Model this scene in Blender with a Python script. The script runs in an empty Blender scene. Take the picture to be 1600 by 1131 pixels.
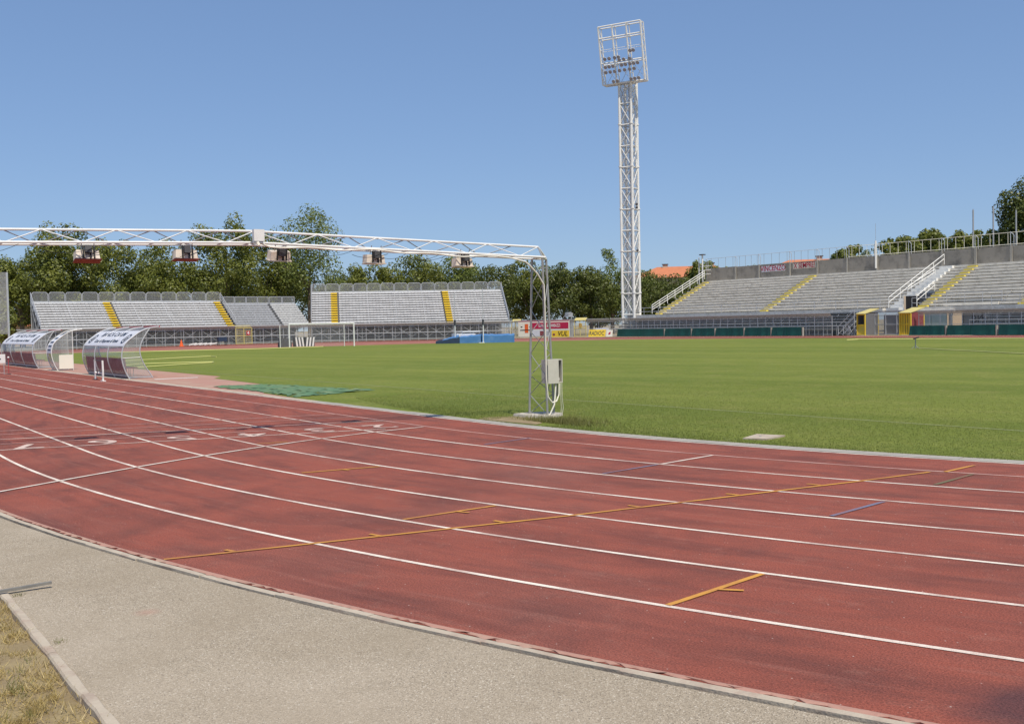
import bpy, math, random
import numpy as np
from mathutils import Vector, Matrix

# ---------------------------------------------------------------- camera, world, sun, exposure
scene = bpy.context.scene
cam_d = bpy.data.cameras.new('camera'); cam = bpy.data.objects.new('camera', cam_d)
scene.collection.objects.link(cam)
R_, U_, F_ = Vector((0.559124, 0.828842, -0.020014)), Vector((-0.017462, 0.035908, 0.999203)), Vector((-0.8289, 0.558329, -0.034551))
m = Matrix((R_, U_, -F_)).transposed().to_4x4(); m.translation = (0, 0, 1.906)
cam.matrix_world = m
cam_d.sensor_width = 36; cam_d.lens = 36 * 1670 / 1600
cam_d.clip_start = 0.05; cam_d.clip_end = 3000
scene.camera = cam
SUN = Vector((1.78, -0.28, 3.2)).normalized()
world = bpy.data.worlds.new('World'); scene.world = world; world.use_nodes = True
wn = world.node_tree.nodes; wl = world.node_tree.links; wn.clear()
sky = wn.new('ShaderNodeTexSky'); sky.sky_type = 'NISHITA'; sky.sun_disc = False
sky.sun_elevation = math.asin(SUN.z); sky.sun_rotation = math.atan2(SUN.x, SUN.y)
sky.altitude = 0; sky.air_density = 1.0; sky.dust_density = 0.15; sky.ozone_density = 4.0
bg = wn.new('ShaderNodeBackground'); bg.inputs[1].default_value = 0.10
sc_ = wn.new('ShaderNodeVectorMath'); sc_.operation = 'SCALE'; sc_.inputs['Scale'].default_value = 0.12
gm_ = wn.new('ShaderNodeGamma'); gm_.inputs[1].default_value = 0.56
tint = wn.new('ShaderNodeMix'); tint.data_type = 'RGBA'; tint.blend_type = 'MULTIPLY'; tint.inputs[0].default_value = 1.0; tint.inputs[7].default_value = (3.85, 4.82, 6.45, 1)
wo = wn.new('ShaderNodeOutputWorld'); wl.new(sky.outputs[0], sc_.inputs[0]); wl.new(sc_.outputs[0], gm_.inputs[0]); wl.new(gm_.outputs[0], tint.inputs[6]); wl.new(tint.outputs[2], bg.inputs[0]); wl.new(bg.outputs[0], wo.inputs[0])
sd = bpy.data.lights.new('sun', 'SUN'); sd.energy = 3.8; sd.angle = math.radians(0.53); sd.color = (1.0, 0.925, 0.80)
so = bpy.data.objects.new('sun', sd); scene.collection.objects.link(so)
so.rotation_euler = (-SUN).to_track_quat('-Z', 'Y').to_euler()
scene.view_settings.view_transform = 'Standard'; scene.view_settings.look = 'None'
scene.view_settings.exposure = 0.3; scene.view_settings.gamma = 1.0
scene.render.resolution_x = 1024; scene.render.resolution_y = 723

COL = scene.collection
rnd = random.Random(7)
rng = np.random.default_rng(11)
R = math.radians

# ---------------------------------------------------------------- materials
MT = {}
def newmat(name):
    mt = bpy.data.materials.new(name); mt.use_nodes = True
    nt = mt.node_tree; nt.nodes.clear()
    out = nt.nodes.new('ShaderNodeOutputMaterial')
    MT[name] = mt
    return mt, nt, out
def N(nt, t, **kw):
    n = nt.nodes.new(t)
    for k, v in kw.items():
        if k.startswith('i_'):
            key = k[2:]; key = int(key) if key.isdigit() else key
            n.inputs[key].default_value = v
        else: setattr(n, k, v)
    return n
def L(nt, a, b): nt.links.new(a, b)
def c4(c): return (c[0], c[1], c[2], 1)
def mixc(nt, fac, a, b, mode='MIX'):
    n = nt.nodes.new('ShaderNodeMix'); n.data_type = 'RGBA'; n.blend_type = mode; n.clamp_result = False
    for s, v in ((n.inputs[0], fac), (n.inputs[6], a), (n.inputs[7], b)):
        if hasattr(v, 'is_linked') or isinstance(v, bpy.types.NodeSocket): nt.links.new(v, s)
        elif isinstance(v, (int, float)): s.default_value = v
        else: s.default_value = c4(v)
    return n.outputs[2]
def ramp(nt, src, p0, p1, v0=0.0, v1=1.0):
    n = nt.nodes.new('ShaderNodeMapRange'); n.inputs[1].default_value = p0; n.inputs[2].default_value = p1
    n.inputs[3].default_value = v0; n.inputs[4].default_value = v1; n.clamp = True
    nt.links.new(src, n.inputs[0]); return n.outputs[0]
def noise(nt, vec, scale, detail=4, rough=0.55, dist=0.0):
    n = nt.nodes.new('ShaderNodeTexNoise'); n.inputs['Scale'].default_value = scale; n.inputs['Detail'].default_value = detail
    n.inputs['Roughness'].default_value = rough; n.inputs['Distortion'].default_value = dist
    if vec: nt.links.new(vec, n.inputs['Vector'])
    return n.outputs['Fac']
def gpos(nt): return nt.nodes.new('ShaderNodeNewGeometry').outputs['Position']
def bump(nt, h, strength, dist=0.01):
    b = nt.nodes.new('ShaderNodeBump'); b.inputs['Strength'].default_value = strength; b.inputs['Distance'].default_value = dist
    nt.links.new(h, b.inputs['Height']); return b.outputs['Normal']
def pm(name, base, var=0.18, scale=3.0, rough=0.65, metal=0.0, bmp=0.0, bscale=40.0, dirt=None, dirtamt=0.0, dscale=1.2, spec=0.3):
    mt, nt, out = newmat(name); p = gpos(nt)
    n1 = noise(nt, p, scale, 5)
    col = mixc(nt, n1, [c * (1 - var) for c in base], [min(1, c * (1 + var)) for c in base])
    if dirt:
        col = mixc(nt, ramp(nt, noise(nt, p, dscale, 8, 0.65), 0.48, 0.72, 0, dirtamt), col, dirt)
    bs = N(nt, 'ShaderNodeBsdfPrincipled'); L(nt, col, bs.inputs['Base Color'])
    bs.inputs['Roughness'].default_value = rough; bs.inputs['Metallic'].default_value = metal
    bs.inputs['Specular IOR Level'].default_value = spec
    if bmp: L(nt, bump(nt, noise(nt, p, bscale, 4), bmp), bs.inputs['Normal'])
    L(nt, bs.outputs[0], out.inputs[0]); return mt

def make_track_mat():
    mt, nt, out = newmat('track_red'); p = gpos(nt)
    big = noise(nt, p, 0.42, 8, 0.66, 0.8); mid = noise(nt, p, 0.95, 6, 0.6, 0.3); fine = noise(nt, p, 75, 4, 0.85)
    pale = noise(nt, p, 0.21, 5, 0.6, 0.4); gran = noise(nt, p, 60, 3, 0.7)
    col = mixc(nt, mid, (0.246, 0.068, 0.046), (0.290, 0.085, 0.057))
    col = mixc(nt, ramp(nt, big, 0.47, 0.69, 0, 0.66), col, (0.110, 0.044, 0.036))
    col = mixc(nt, ramp(nt, noise(nt, p, 1.7, 7, 0.65, 0.5), 0.50, 0.74, 0, 0.55), col, (0.135, 0.052, 0.042))
    col = mixc(nt, ramp(nt, pale, 0.53, 0.72, 0, 0.42), col, (0.265, 0.118, 0.094))
    # wear that follows the running direction: polar coordinates about the bend centre
    cs_ = N(nt, 'ShaderNodeVectorMath', operation='SUBTRACT'); L(nt, p, cs_.inputs[0]); cs_.inputs[1].default_value = (-18.135, 42.389, 0)
    ln_ = N(nt, 'ShaderNodeVectorMath', operation='LENGTH'); L(nt, cs_.outputs[0], ln_.inputs[0])
    sx_ = N(nt, 'ShaderNodeSeparateXYZ'); L(nt, cs_.outputs[0], sx_.inputs[0])
    at_ = N(nt, 'ShaderNodeMath', operation='ARCTAN2'); L(nt, sx_.outputs[0], at_.inputs[0]); L(nt, sx_.outputs[1], at_.inputs[1])
    cb_ = N(nt, 'ShaderNodeCombineXYZ'); L(nt, ln_.outputs['Value'], cb_.inputs[0]); L(nt, at_.outputs[0], cb_.inputs[1])
    mp_ = N(nt, 'ShaderNodeVectorMath', operation='MULTIPLY'); L(nt, cb_.outputs[0], mp_.inputs[0]); mp_.inputs[1].default_value = (2.6, 16.0, 1)
    stk = noise(nt, mp_.outputs[0], 1.0, 6, 0.62, 0.3)
    mp2 = N(nt, 'ShaderNodeVectorMath', operation='MULTIPLY'); L(nt, cb_.outputs[0], mp2.inputs[0]); mp2.inputs[1].default_value = (9.0, 22.0, 1)
    stk2 = noise(nt, mp2.outputs[0], 1.0, 5, 0.7, 0.2)
    col = mixc(nt, ramp(nt, stk, 0.47, 0.68, 0, 0.62), col, (0.115, 0.043, 0.036))
    col = mixc(nt, ramp(nt, stk2, 0.54, 0.74, 0, 0.40), col, (0.31, 0.135, 0.105))
    dust = noise(nt, p, 3.4, 8, 0.75, 0.2)
    col = mixc(nt, ramp(nt, dust, 0.55, 0.75, 0, 0.35), col, (0.33, 0.17, 0.13))
    # one large dark soft-edged patch on the outside lane beside the gravel
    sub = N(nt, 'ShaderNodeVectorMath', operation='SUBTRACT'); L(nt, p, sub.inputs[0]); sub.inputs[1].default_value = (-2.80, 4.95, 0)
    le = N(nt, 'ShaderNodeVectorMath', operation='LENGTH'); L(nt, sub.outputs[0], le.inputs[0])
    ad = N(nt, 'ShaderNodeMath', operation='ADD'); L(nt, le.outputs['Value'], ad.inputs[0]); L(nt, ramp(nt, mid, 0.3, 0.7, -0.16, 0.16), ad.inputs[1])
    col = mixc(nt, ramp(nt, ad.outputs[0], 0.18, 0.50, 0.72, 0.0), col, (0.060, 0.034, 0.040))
    col = mixc(nt, 1.0, col, mixc(nt, ramp(nt, fine, 0.34, 0.66), (0.42, 0.42, 0.42), (1.60, 1.56, 1.54)), 'MULTIPLY')
    vo = N(nt, 'ShaderNodeTexVoronoi'); vo.inputs['Scale'].default_value = 9; L(nt, p, vo.inputs['Vector'])
    col = mixc(nt, ramp(nt, vo.outputs['Distance'], 0.028, 0.06, 0.8, 0), col, (0.6, 0.5, 0.44))
    bs = N(nt, 'ShaderNodeBsdfPrincipled'); L(nt, col, bs.inputs['Base Color']); bs.inputs['Roughness'].default_value = 0.88
    bs.inputs['Specular IOR Level'].default_value = 0.25
    ad2 = N(nt, 'ShaderNodeMath', operation='ADD'); L(nt, fine, ad2.inputs[0]); L(nt, gran, ad2.inputs[1])
    L(nt, bump(nt, ad2.outputs[0], 0.6, 0.010), bs.inputs['Normal']); L(nt, bs.outputs[0], out.inputs[0]); return mt
def make_line_mat(name, c, under=(0.26, 0.075, 0.056), wear=0.55):
    mt, nt, out = newmat(name); p = gpos(nt)
    f = noise(nt, p, 150, 2, 0.8); w = noise(nt, p, 1.3, 7, 0.7)
    a = ramp(nt, f, 0.33, 0.45, 1 - wear, 1.0)
    a2 = N(nt, 'ShaderNodeMath', operation='MULTIPLY'); L(nt, a, a2.inputs[0]); L(nt, ramp(nt, w, 0.32, 0.56, 0.30, 1.0), a2.inputs[1])
    col = mixc(nt, a2.outputs[0], under, c)
    bs = N(nt, 'ShaderNodeBsdfPrincipled'); L(nt, col, bs.inputs['Base Color']); bs.inputs['Roughness'].default_value = 0.8
    L(nt, bump(nt, f, 0.3, 0.005), bs.inputs['Normal']); L(nt, bs.outputs[0], out.inputs[0]); return mt
def make_gravel_mat():
    mt, nt, out = newmat('gravel'); p = gpos(nt)
    vo = N(nt, 'ShaderNodeTexVoronoi'); vo.inputs['Scale'].default_value = 150; L(nt, p, vo.inputs['Vector'])
    sp = N(nt, 'ShaderNodeSeparateColor'); L(nt, vo.outputs['Color'], sp.inputs[0])
    col = mixc(nt, sp.outputs[0], (0.262, 0.217, 0.160), (0.465, 0.392, 0.298))
    col = mixc(nt, ramp(nt, sp.outputs[1], 0.93, 0.98), col, (0.64, 0.58, 0.48))
    col = mixc(nt, ramp(nt, sp.outputs[2], 0.93, 0.98), col, (0.07, 0.065, 0.06))
    big = noise(nt, p, 0.7, 6, 0.6, 0.4)
    col = mixc(nt, ramp(nt, big, 0.42, 0.68, 0, 0.5), col, (0.295, 0.24, 0.17))
    col = mixc(nt, ramp(nt, noise(nt, p, 0.31, 5), 0.48, 0.72, 0, 0.5), col, (0.49, 0.415, 0.325))
    col = mixc(nt, ramp(nt, noise(nt, p, 2.6, 7, 0.7), 0.55, 0.78, 0, 0.4), col, (0.20, 0.165, 0.115))
    # two old smears of red track coating
    sub = N(nt, 'ShaderNodeVectorMath', operation='SUBTRACT'); L(nt, p, sub.inputs[0]); sub.inputs[1].default_value = (-7.42, 1.95, 0)
    le = N(nt, 'ShaderNodeVectorMath', operation='LENGTH'); L(nt, sub.outputs[0], le.inputs[0])
    col = mixc(nt, ramp(nt, le.outputs['Value'], 0.02, 0.11, 0.30, 0), col, (0.42, 0.18, 0.14))
    bs = N(nt, 'ShaderNodeBsdfPrincipled'); L(nt, col, bs.inputs['Base Color']); bs.inputs['Roughness'].default_value = 0.95
    bs.inputs['Specular IOR Level'].default_value = 0.1
    L(nt, bump(nt, vo.outputs['Distance'], 0.55, 0.008), bs.inputs['Normal']); L(nt, bs.outputs[0], out.inputs[0]); return mt
def make_grass_mat():
    mt, nt, out = newmat('pitch_grass'); p = gpos(nt)
    ms_ = N(nt, 'ShaderNodeVectorMath', operation='MULTIPLY'); L(nt, p, ms_.inputs[0]); ms_.inputs[1].default_value = (0.012, 0.22, 1)
    ro_ = N(nt, 'ShaderNodeVectorRotate', rotation_type='Z_AXIS'); L(nt, p, ro_.inputs['Vector']); ro_.inputs['Angle'].default_value = math.radians(-12)
    ms_ = N(nt, 'ShaderNodeVectorMath', operation='MULTIPLY'); L(nt, ro_.outputs[0], ms_.inputs[0]); ms_.inputs[1].default_value = (0.02, 0.30, 1)
    wv = noise(nt, ms_.outputs[0], 1.0, 4, 0.6)
    ms2 = N(nt, 'ShaderNodeVectorMath', operation='MULTIPLY'); L(nt, ro_.outputs[0], ms2.inputs[0]); ms2.inputs[1].default_value = (0.06, 1.6, 1)
    wv2 = noise(nt, ms2.outputs[0], 1.0, 5, 0.65)
    fine = noise(nt, p, 9, 6, 0.75); big = noise(nt, p, 0.09, 5, 0.6, 0.5); mid = noise(nt, p, 0.8, 5, 0.65)
    col = mixc(nt, ramp(nt, wv, 0.36, 0.64), (0.142, 0.177, 0.033), (0.202, 0.228, 0.048))
    col = mixc(nt, ramp(nt, wv2, 0.48, 0.70, 0, 0.6), col, (0.132, 0.170, 0.030))
    col = mixc(nt, ramp(nt, big, 0.42, 0.65, 0, 0.6), col, (0.130, 0.175, 0.036))
    col = mixc(nt, ramp(nt, mid, 0.48, 0.74, 0, 0.55), col, (0.255, 0.245, 0.075))
    col = mixc(nt, 1.0, col, mixc(nt, ramp(nt, fine, 0.3, 0.7), (0.62, 0.65, 0.6), (1.3, 1.28, 1.3)), 'MULTIPLY')
    bs = N(nt, 'ShaderNodeBsdfPrincipled'); L(nt, col, bs.inputs['Base Color']); bs.inputs['Roughness'].default_value = 0.9
    bs.inputs['Specular IOR Level'].default_value = 0.1
    L(nt, bump(nt, noise(nt, p, 25, 4, 0.8), 0.8, 0.03), bs.inputs['Normal']); L(nt, bs.outputs[0], out.inputs[0]); return mt
def make_leaf_mat(name, a, b, trans=0.25):
    mt, nt, out = newmat(name)
    g = nt.nodes.new('ShaderNodeNewGeometry'); n1 = noise(nt, g.outputs['Position'], 0.35, 3)
    f = N(nt, 'ShaderNodeMath', operation='MULTIPLY_ADD'); L(nt, g.outputs['Random Per Island'], f.inputs[0]); f.inputs[1].default_value = 0.6
    L(nt, ramp(nt, n1, 0.35, 0.65, 0, 0.4), f.inputs[2])
    col = mixc(nt, f.outputs[0], a, b)
    d = N(nt, 'ShaderNodeBsdfDiffuse'); t = N(nt, 'ShaderNodeBsdfTranslucent'); mx = N(nt, 'ShaderNodeMixShader', i_0=trans)
    gl = N(nt, 'ShaderNodeBsdfGlossy', i_Roughness=0.45); gl.inputs[0].default_value = (0.5, 0.5, 0.5, 1); mx2 = N(nt, 'ShaderNodeMixShader', i_0=0.05)
    L(nt, col, d.inputs[0]); L(nt, col, t.inputs[0]); L(nt, d.outputs[0], mx.inputs[1]); L(nt, t.outputs[0], mx.inputs[2])
    L(nt, mx.outputs[0], mx2.inputs[1]); L(nt, gl.outputs[0], mx2.inputs[2]); L(nt, mx2.outputs[0], out.inputs[0]); return mt
def make_wire_mat(name, c, cover):
    mt, nt, out = newmat(name)
    d = N(nt, 'ShaderNodeBsdfPrincipled', i_Roughness=0.5); d.inputs['Base Color'].default_value = c4(c)
    t = N(nt, 'ShaderNodeBsdfTransparent'); mx = N(nt, 'ShaderNodeMixShader')
    L(nt, ramp(nt, noise(nt, gpos(nt), 6.0, 3), 0.3, 0.7, cover * 0.75, min(1, cover * 1.25)), mx.inputs[0])
    L(nt, t.outputs[0], mx.inputs[1]); L(nt, d.outputs[0], mx.inputs[2]); L(nt, mx.outputs[0], out.inputs[0]); return mt
def make_poly_mat(name, c, cover, rough=0.15):
    mt, nt, out = newmat(name); p = gpos(nt)
    gl = N(nt, 'ShaderNodeBsdfPrincipled', i_Roughness=rough); gl.inputs['Base Color'].default_value = c4(c); gl.inputs['Specular IOR Level'].default_value = 0.6
    t = N(nt, 'ShaderNodeBsdfTransparent'); t.inputs[0].default_value = (0.9, 0.92, 0.92, 1); mx = N(nt, 'ShaderNodeMixShader')
    L(nt, ramp(nt, noise(nt, p, 2.2, 5), 0.3, 0.7, cover * 0.7, min(1, cover * 1.3)), mx.inputs[0])
    L(nt, t.outputs[0], mx.inputs[1]); L(nt, gl.outputs[0], mx.inputs[2]); L(nt, mx.outputs[0], out.inputs[0]); return mt

make_track_mat(); make_gravel_mat(); make_grass_mat()
make_line_mat('line_white', (0.80, 0.71, 0.61), wear=0.7); make_line_mat('line_number', (0.62, 0.48, 0.41), wear=0.75); make_line_mat('line_faded', (0.60, 0.38, 0.32), wear=0.8)
make_line_mat('line_orange', (0.60, 0.29, 0.04), wear=0.7); make_line_mat('line_blue', (0.15, 0.165, 0.245), wear=0.7); make_line_mat('line_green', (0.13, 0.13, 0.06), wear=0.8)
make_line_mat('chalk', (0.225, 0.245, 0.095), under=(0.17, 0.19, 0.05), wear=0.95)
pm('apron_red', (0.30, 0.115, 0.085), 0.15, 0.5, 0.9, dirt=(0.36, 0.24, 0.18), dirtamt=0.5, dscale=0.4)
pm('apron_pink', (0.40, 0.22, 0.17), 0.15, 1.5, 0.9, dirt=(0.42, 0.33, 0.24), dirtamt=0.7, dscale=0.8, bmp=0.3, bscale=60)
pm('ground', (0.30, 0.25, 0.17), 0.2, 0.4, 0.95, dirt=(0.22, 0.22, 0.10), dirtamt=0.6, dscale=0.15, bmp=0.4, bscale=30)
pm('soil', (0.25, 0.19, 0.105), 0.3, 3.0, 0.95, dirt=(0.36, 0.29, 0.15), dirtamt=0.8, dscale=4.0, bmp=0.8, bscale=45)
pm('kerb', (0.45, 0.385, 0.30), 0.2, 6.0, 0.9, dirt=(0.31, 0.205, 0.16), dirtamt=0.75, dscale=4, bmp=0.5, bscale=60)
pm('concrete', (0.36, 0.335, 0.29), 0.15, 1.2, 0.85, dirt=(0.24, 0.23, 0.21), dirtamt=0.6, dscale=0.8, bmp=0.2)
pm('terrace', (0.72, 0.68, 0.60), 0.12, 0.9, 0.85, dirt=(0.40, 0.37, 0.32), dirtamt=0.7, dscale=1.6)
pm('wallcon', (0.30, 0.275, 0.235), 0.2, 0.5, 0.9, dirt=(0.13, 0.12, 0.105), dirtamt=0.8, dscale=0.9)
pm('galv', (0.55, 0.56, 0.57), 0.12, 4.0, 0.45, 0.35, dirt=(0.36, 0.35, 0.33), dirtamt=0.4, dscale=3)
pm('bar_steel', (0.22, 0.21, 0.19), 0.2, 9.0, 0.6, 0.2, dirt=(0.3,0.27,0.22), dirtamt=.5, dscale=9)
pm('footing', (0.48, 0.44, 0.37), 0.25, 5.0, 0.9, dirt=(0.30,0.26,0.18), dirtamt=.7, dscale=4, bmp=.8, bscale=14)
pm('steel_post', (0.36, 0.36, 0.35), 0.15, 5.0, 0.45, 0.3, dirt=(0.25,0.23,0.2), dirtamt=.4, dscale=4)
pm('galv_dark', (0.34, 0.35, 0.36), 0.12, 4.0, 0.5, 0.3)
pm('white_paint', (0.76, 0.75, 0.71), 0.06, 3.0, 0.5, dirt=(0.46, 0.43, 0.38), dirtamt=0.35, dscale=2.5)
pm('cream', (0.78, 0.74, 0.62), 0.06, 3.0, 0.5)
pm('seat_pale', (0.58, 0.58, 0.56), 0.25, 2.5, 0.6, dirt=(0.34,0.34,0.34), dirtamt=.7, dscale=3)
pm('seat_white', (0.70, 0.70, 0.69), 0.07, 1.2, 0.5, dirt=(0.50, 0.50, 0.50), dirtamt=0.5, dscale=0.9)
pm('seat_grey', (0.40, 0.41, 0.42), 0.12, 2.0, 0.55, dirt=(0.6, 0.6, 0.6), dirtamt=0.5, dscale=2.5)
pm('deck', (0.16, 0.16, 0.165), 0.15, 2.0, 0.7)
pm('bleacher', (0.33, 0.34, 0.345), 0.18, 1.5, 0.6, 0.1, dirt=(0.18, 0.18, 0.18), dirtamt=0.6)
pm('yellow', (0.78, 0.55, 0.045), 0.1, 1.5, 0.55, dirt=(0.45, 0.34, 0.10), dirtamt=0.35)
pm('yellow_pale', (0.58, 0.49, 0.18), 0.1, 2.0, 0.55, dirt=(0.4, 0.34, 0.16), dirtamt=0.3)
pm('yellow_dull', (0.66, 0.52, 0.07), 0.15, 1.5, 0.7, dirt=(0.42, 0.38, 0.22), dirtamt=0.5)
pm('red', (0.42, 0.05, 0.06), 0.15, 2.0, 0.5); pm('crimson', (0.45, 0.02, 0.07), 0.1, 2.0, 0.6); pm('graffiti_red', (0.40, 0.015, 0.05), 0.3, 2.0, 0.7)
pm('maroon', (0.23, 0.055, 0.06), 0.3, 3.0, 0.5, dirt=(0.30, 0.16, 0.15), dirtamt=0.5, dscale=6)
pm('orange_red', (0.75, 0.13, 0.03), 0.1, 3, 0.6)
pm('black', (0.02, 0.02, 0.022), 0.2, 3, 0.6); pm('darkgrey', (0.07, 0.07, 0.075), 0.2, 3, 0.6)
pm('banner_white', (0.62, 0.63, 0.67), 0.05, 2.0, 0.45, dirt=(0.5, 0.5, 0.54), dirtamt=0.3, dscale=4)
pm('green_tarp', (0.010, 0.070, 0.058), 0.25, 1.8, 0.55, bmp=0.4, bscale=4)
pm('mat_green', (0.095, 0.185, 0.095), 0.35, 2.5, 0.9, dirt=(0.25, 0.27, 0.13), dirtamt=0.9, dscale=1.3, bmp=0.6, bscale=30)
pm('blue', (0.075, 0.20, 0.42), 0.18, 1.2, 0.55, dirt=(0.20, 0.30, 0.44), dirtamt=0.4, bmp=0.4, bscale=3)
pm('navy', (0.03, 0.05, 0.09), 0.2, 2, 0.6)
pm('beige_box', (0.56, 0.53, 0.45), 0.06, 4, 0.5, dirt=(0.42, 0.39, 0.32), dirtamt=0.3, dscale=6)
pm('lamp_cream', (0.70, 0.62, 0.52), 0.15, 8, 0.5, dirt=(0.35, 0.25, 0.2), dirtamt=0.6, dscale=9)
pm('rust', (0.25, 0.065, 0.045), 0.2, 6, 0.7)
pm('bark', (0.16, 0.125, 0.09), 0.3, 4, 0.9, bmp=0.6, bscale=12)
pm('roof_tile', (0.52, 0.19, 0.09), 0.2, 3.0, 0.85, dirt=(0.36, 0.15, 0.09), dirtamt=0.6)
pm('plaster', (0.50, 0.40, 0.30), 0.1, 1.0, 0.9); pm('plaster_pale', (0.6, 0.56, 0.48), 0.1, 1.0, 0.9)
pm('window_dark', (0.05, 0.055, 0.06), 0.2, 1, 0.2)
pm('lamp_glass', (0.30, 0.31, 0.33), 0.2, 2, 0.15, spec=0.8)
pm('hose_yellow', (0.62, 0.60, 0.22), 0.1, 3, 0.6)
pm('teal_panel', (0.42, 0.50, 0.46), 0.1, 2, 0.5)
make_leaf_mat('leaf_plane', (0.070, 0.100, 0.017), (0.285, 0.300, 0.058), 0.35)
make_leaf_mat('leaf_dark', (0.040, 0.060, 0.012), (0.165, 0.185, 0.036), 0.25)
make_leaf_mat('leaf_light', (0.085, 0.125, 0.025), (0.275, 0.310, 0.072), 0.35)
make_leaf_mat('blade', (0.15, 0.185, 0.035), (0.29, 0.31, 0.085), 0.35)
make_leaf_mat('blade_dry', (0.24, 0.175, 0.055), (0.62, 0.48, 0.20), 0.3)
make_leaf_mat('blade_weed', (0.11, 0.13, 0.025), (0.27, 0.24, 0.08), 0.3)
make_wire_mat('wire_net', (0.45, 0.45, 0.47), 0.42); make_wire_mat('wire_faint', (0.42, 0.43, 0.43), 0.12); make_wire_mat('wire', (0.50, 0.51, 0.51), 0.55); make_wire_mat('wire_thin', (0.42, 0.43, 0.43), 0.28); make_wire_mat('wire_dense', (0.50, 0.51, 0.52), 0.78)
make_poly_mat('polycarb', (0.45, 0.46, 0.45), 0.34); make_poly_mat('polycarb_tint', (0.38, 0.40, 0.45), 0.32, 0.10)

# ---------------------------------------------------------------- mesh helpers
WT = {}
class MB:
    def __init__(s): s.v = []; s.f = []
    def add(s, vs, fs):
        o = len(s.v); s.v += [tuple(v) for v in vs]; s.f += [tuple(i + o for i in f) for f in fs]; return s
    def box(s, a, b):
        x0, y0, z0 = a; x1, y1, z1 = b
        return s.add([(x0,y0,z0),(x1,y0,z0),(x1,y1,z0),(x0,y1,z0),(x0,y0,z1),(x1,y0,z1),(x1,y1,z1),(x0,y1,z1)],
                     [(3,2,1,0),(4,5,6,7),(0,1,5,4),(1,2,6,5),(2,3,7,6),(3,0,4,7)])
    def obox(s, c, ux, uy, uz):   # centre and three half vectors
        c, ux, uy, uz = (Vector(q) for q in (c, ux, uy, uz))
        vs = [c + a*ux + b*uy + d*uz for d in (-1,1) for a, b in ((-1,-1),(1,-1),(1,1),(-1,1))]
        return s.add(vs, [(3,2,1,0),(4,5,6,7),(0,1,5,4),(1,2,6,5),(2,3,7,6),(3,0,4,7)])
    def tube(s, p0, p1, r, n=6, r1=None):
        p0, p1 = Vector(p0), Vector(p1); d = (p1 - p0)
        if d.length < 1e-6: return s
        d.normalize(); a = d.orthogonal().normalized(); b = d.cross(a); r1 = r if r1 is None else r1
        vs = [p0 + (a*math.cos(t)+b*math.sin(t))*r for t in (2*math.pi*i/n for i in range(n))] + \
             [p1 + (a*math.cos(t)+b*math.sin(t))*r1 for t in (2*math.pi*i/n for i in range(n))]
        fs = [(i,(i+1)%n,n+(i+1)%n,n+i) for i in range(n)] + [tuple(range(n-1,-1,-1)), tuple(range(n,2*n))]
        return s.add(vs, fs)
    def path(s, pts, r, n=6):
        for a, b in zip(pts, pts[1:]): s.tube(a, b, r, n)
        return s
    def prism(s, prof, fn0, fn1):  # closed profile of 2-D points mapped by two functions
        n = len(prof); vs = [fn0(*p) for p in prof] + [fn1(*p) for p in prof]
        return s.add(vs, [(i,(i+1)%n,n+(i+1)%n,n+i) for i in range(n)] + [tuple(range(n-1,-1,-1)), tuple(range(n,2*n))])
    def sphere(s, c, r, sz=1.0, nu=8, nv=5):
        vs = [(c[0], c[1], c[2]-r*sz)]
        for j in range(1, nv):
            t = -math.pi/2 + math.pi*j/nv
            vs += [(c[0]+r*math.cos(t)*math.cos(2*math.pi*i/nu), c[1]+r*math.cos(t)*math.sin(2*math.pi*i/nu), c[2]+r*sz*math.sin(t)) for i in range(nu)]
        vs.append((c[0], c[1], c[2]+r*sz)); fs = []
        for i in range(nu): fs.append((0, 1+(i+1)%nu, 1+i))
        for j in range(nv-2):
            for i in range(nu): fs.append((1+j*nu+i, 1+j*nu+(i+1)%nu, 1+(j+1)*nu+(i+1)%nu, 1+(j+1)*nu+i))
        k = 1+(nv-2)*nu
        for i in range(nu): fs.append((k+i, k+(i+1)%nu, len(vs)-1))
        return s.add(vs, fs)
    def mesh(s, name, mt, smooth=False):
        me = bpy.data.meshes.new(name); me.from_pydata(s.v, [], s.f); me.materials.append(MT[mt])
        if smooth: me.shade_smooth()
        me.update(); return me
    def build(s, name, mt, parent=None, smooth=False, local=False):
        return place(s.mesh(name, mt, smooth), name, parent, local=local)
def place(me, name, parent=None, loc=(0,0,0), rz=0.0, local=False, rot=None):
    o = bpy.data.objects.new(name, me); COL.objects.link(o); o.location = loc; o.rotation_euler = rot or (0, 0, rz)
    if parent:
        o.parent = parent
        if not local: o.matrix_parent_inverse = Matrix.Translation(-Vector(WT.get(parent.name, (0,0,0))))
    return o
def tag(o, label=None, cat=None, group=None, kind=None):
    if label: o['label'] = label
    if cat: o['category'] = cat
    if group: o['group'] = group
    if kind: o['kind'] = kind
    return o
def empty(name, loc, label=None, cat=None, group=None, rz=0.0):
    o = bpy.data.objects.new(name, None); COL.objects.link(o); o.location = loc; o.rotation_euler = (0,0,rz)
    o.empty_display_size = 0.3; WT[o.name] = tuple(loc)
    return tag(o, label, cat, group)
def copy_tree(o, parent=None):
    c = o.copy(); COL.objects.link(c); c.parent = parent
    for ch in list(o.children): copy_tree(ch, c)
    return c
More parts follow.
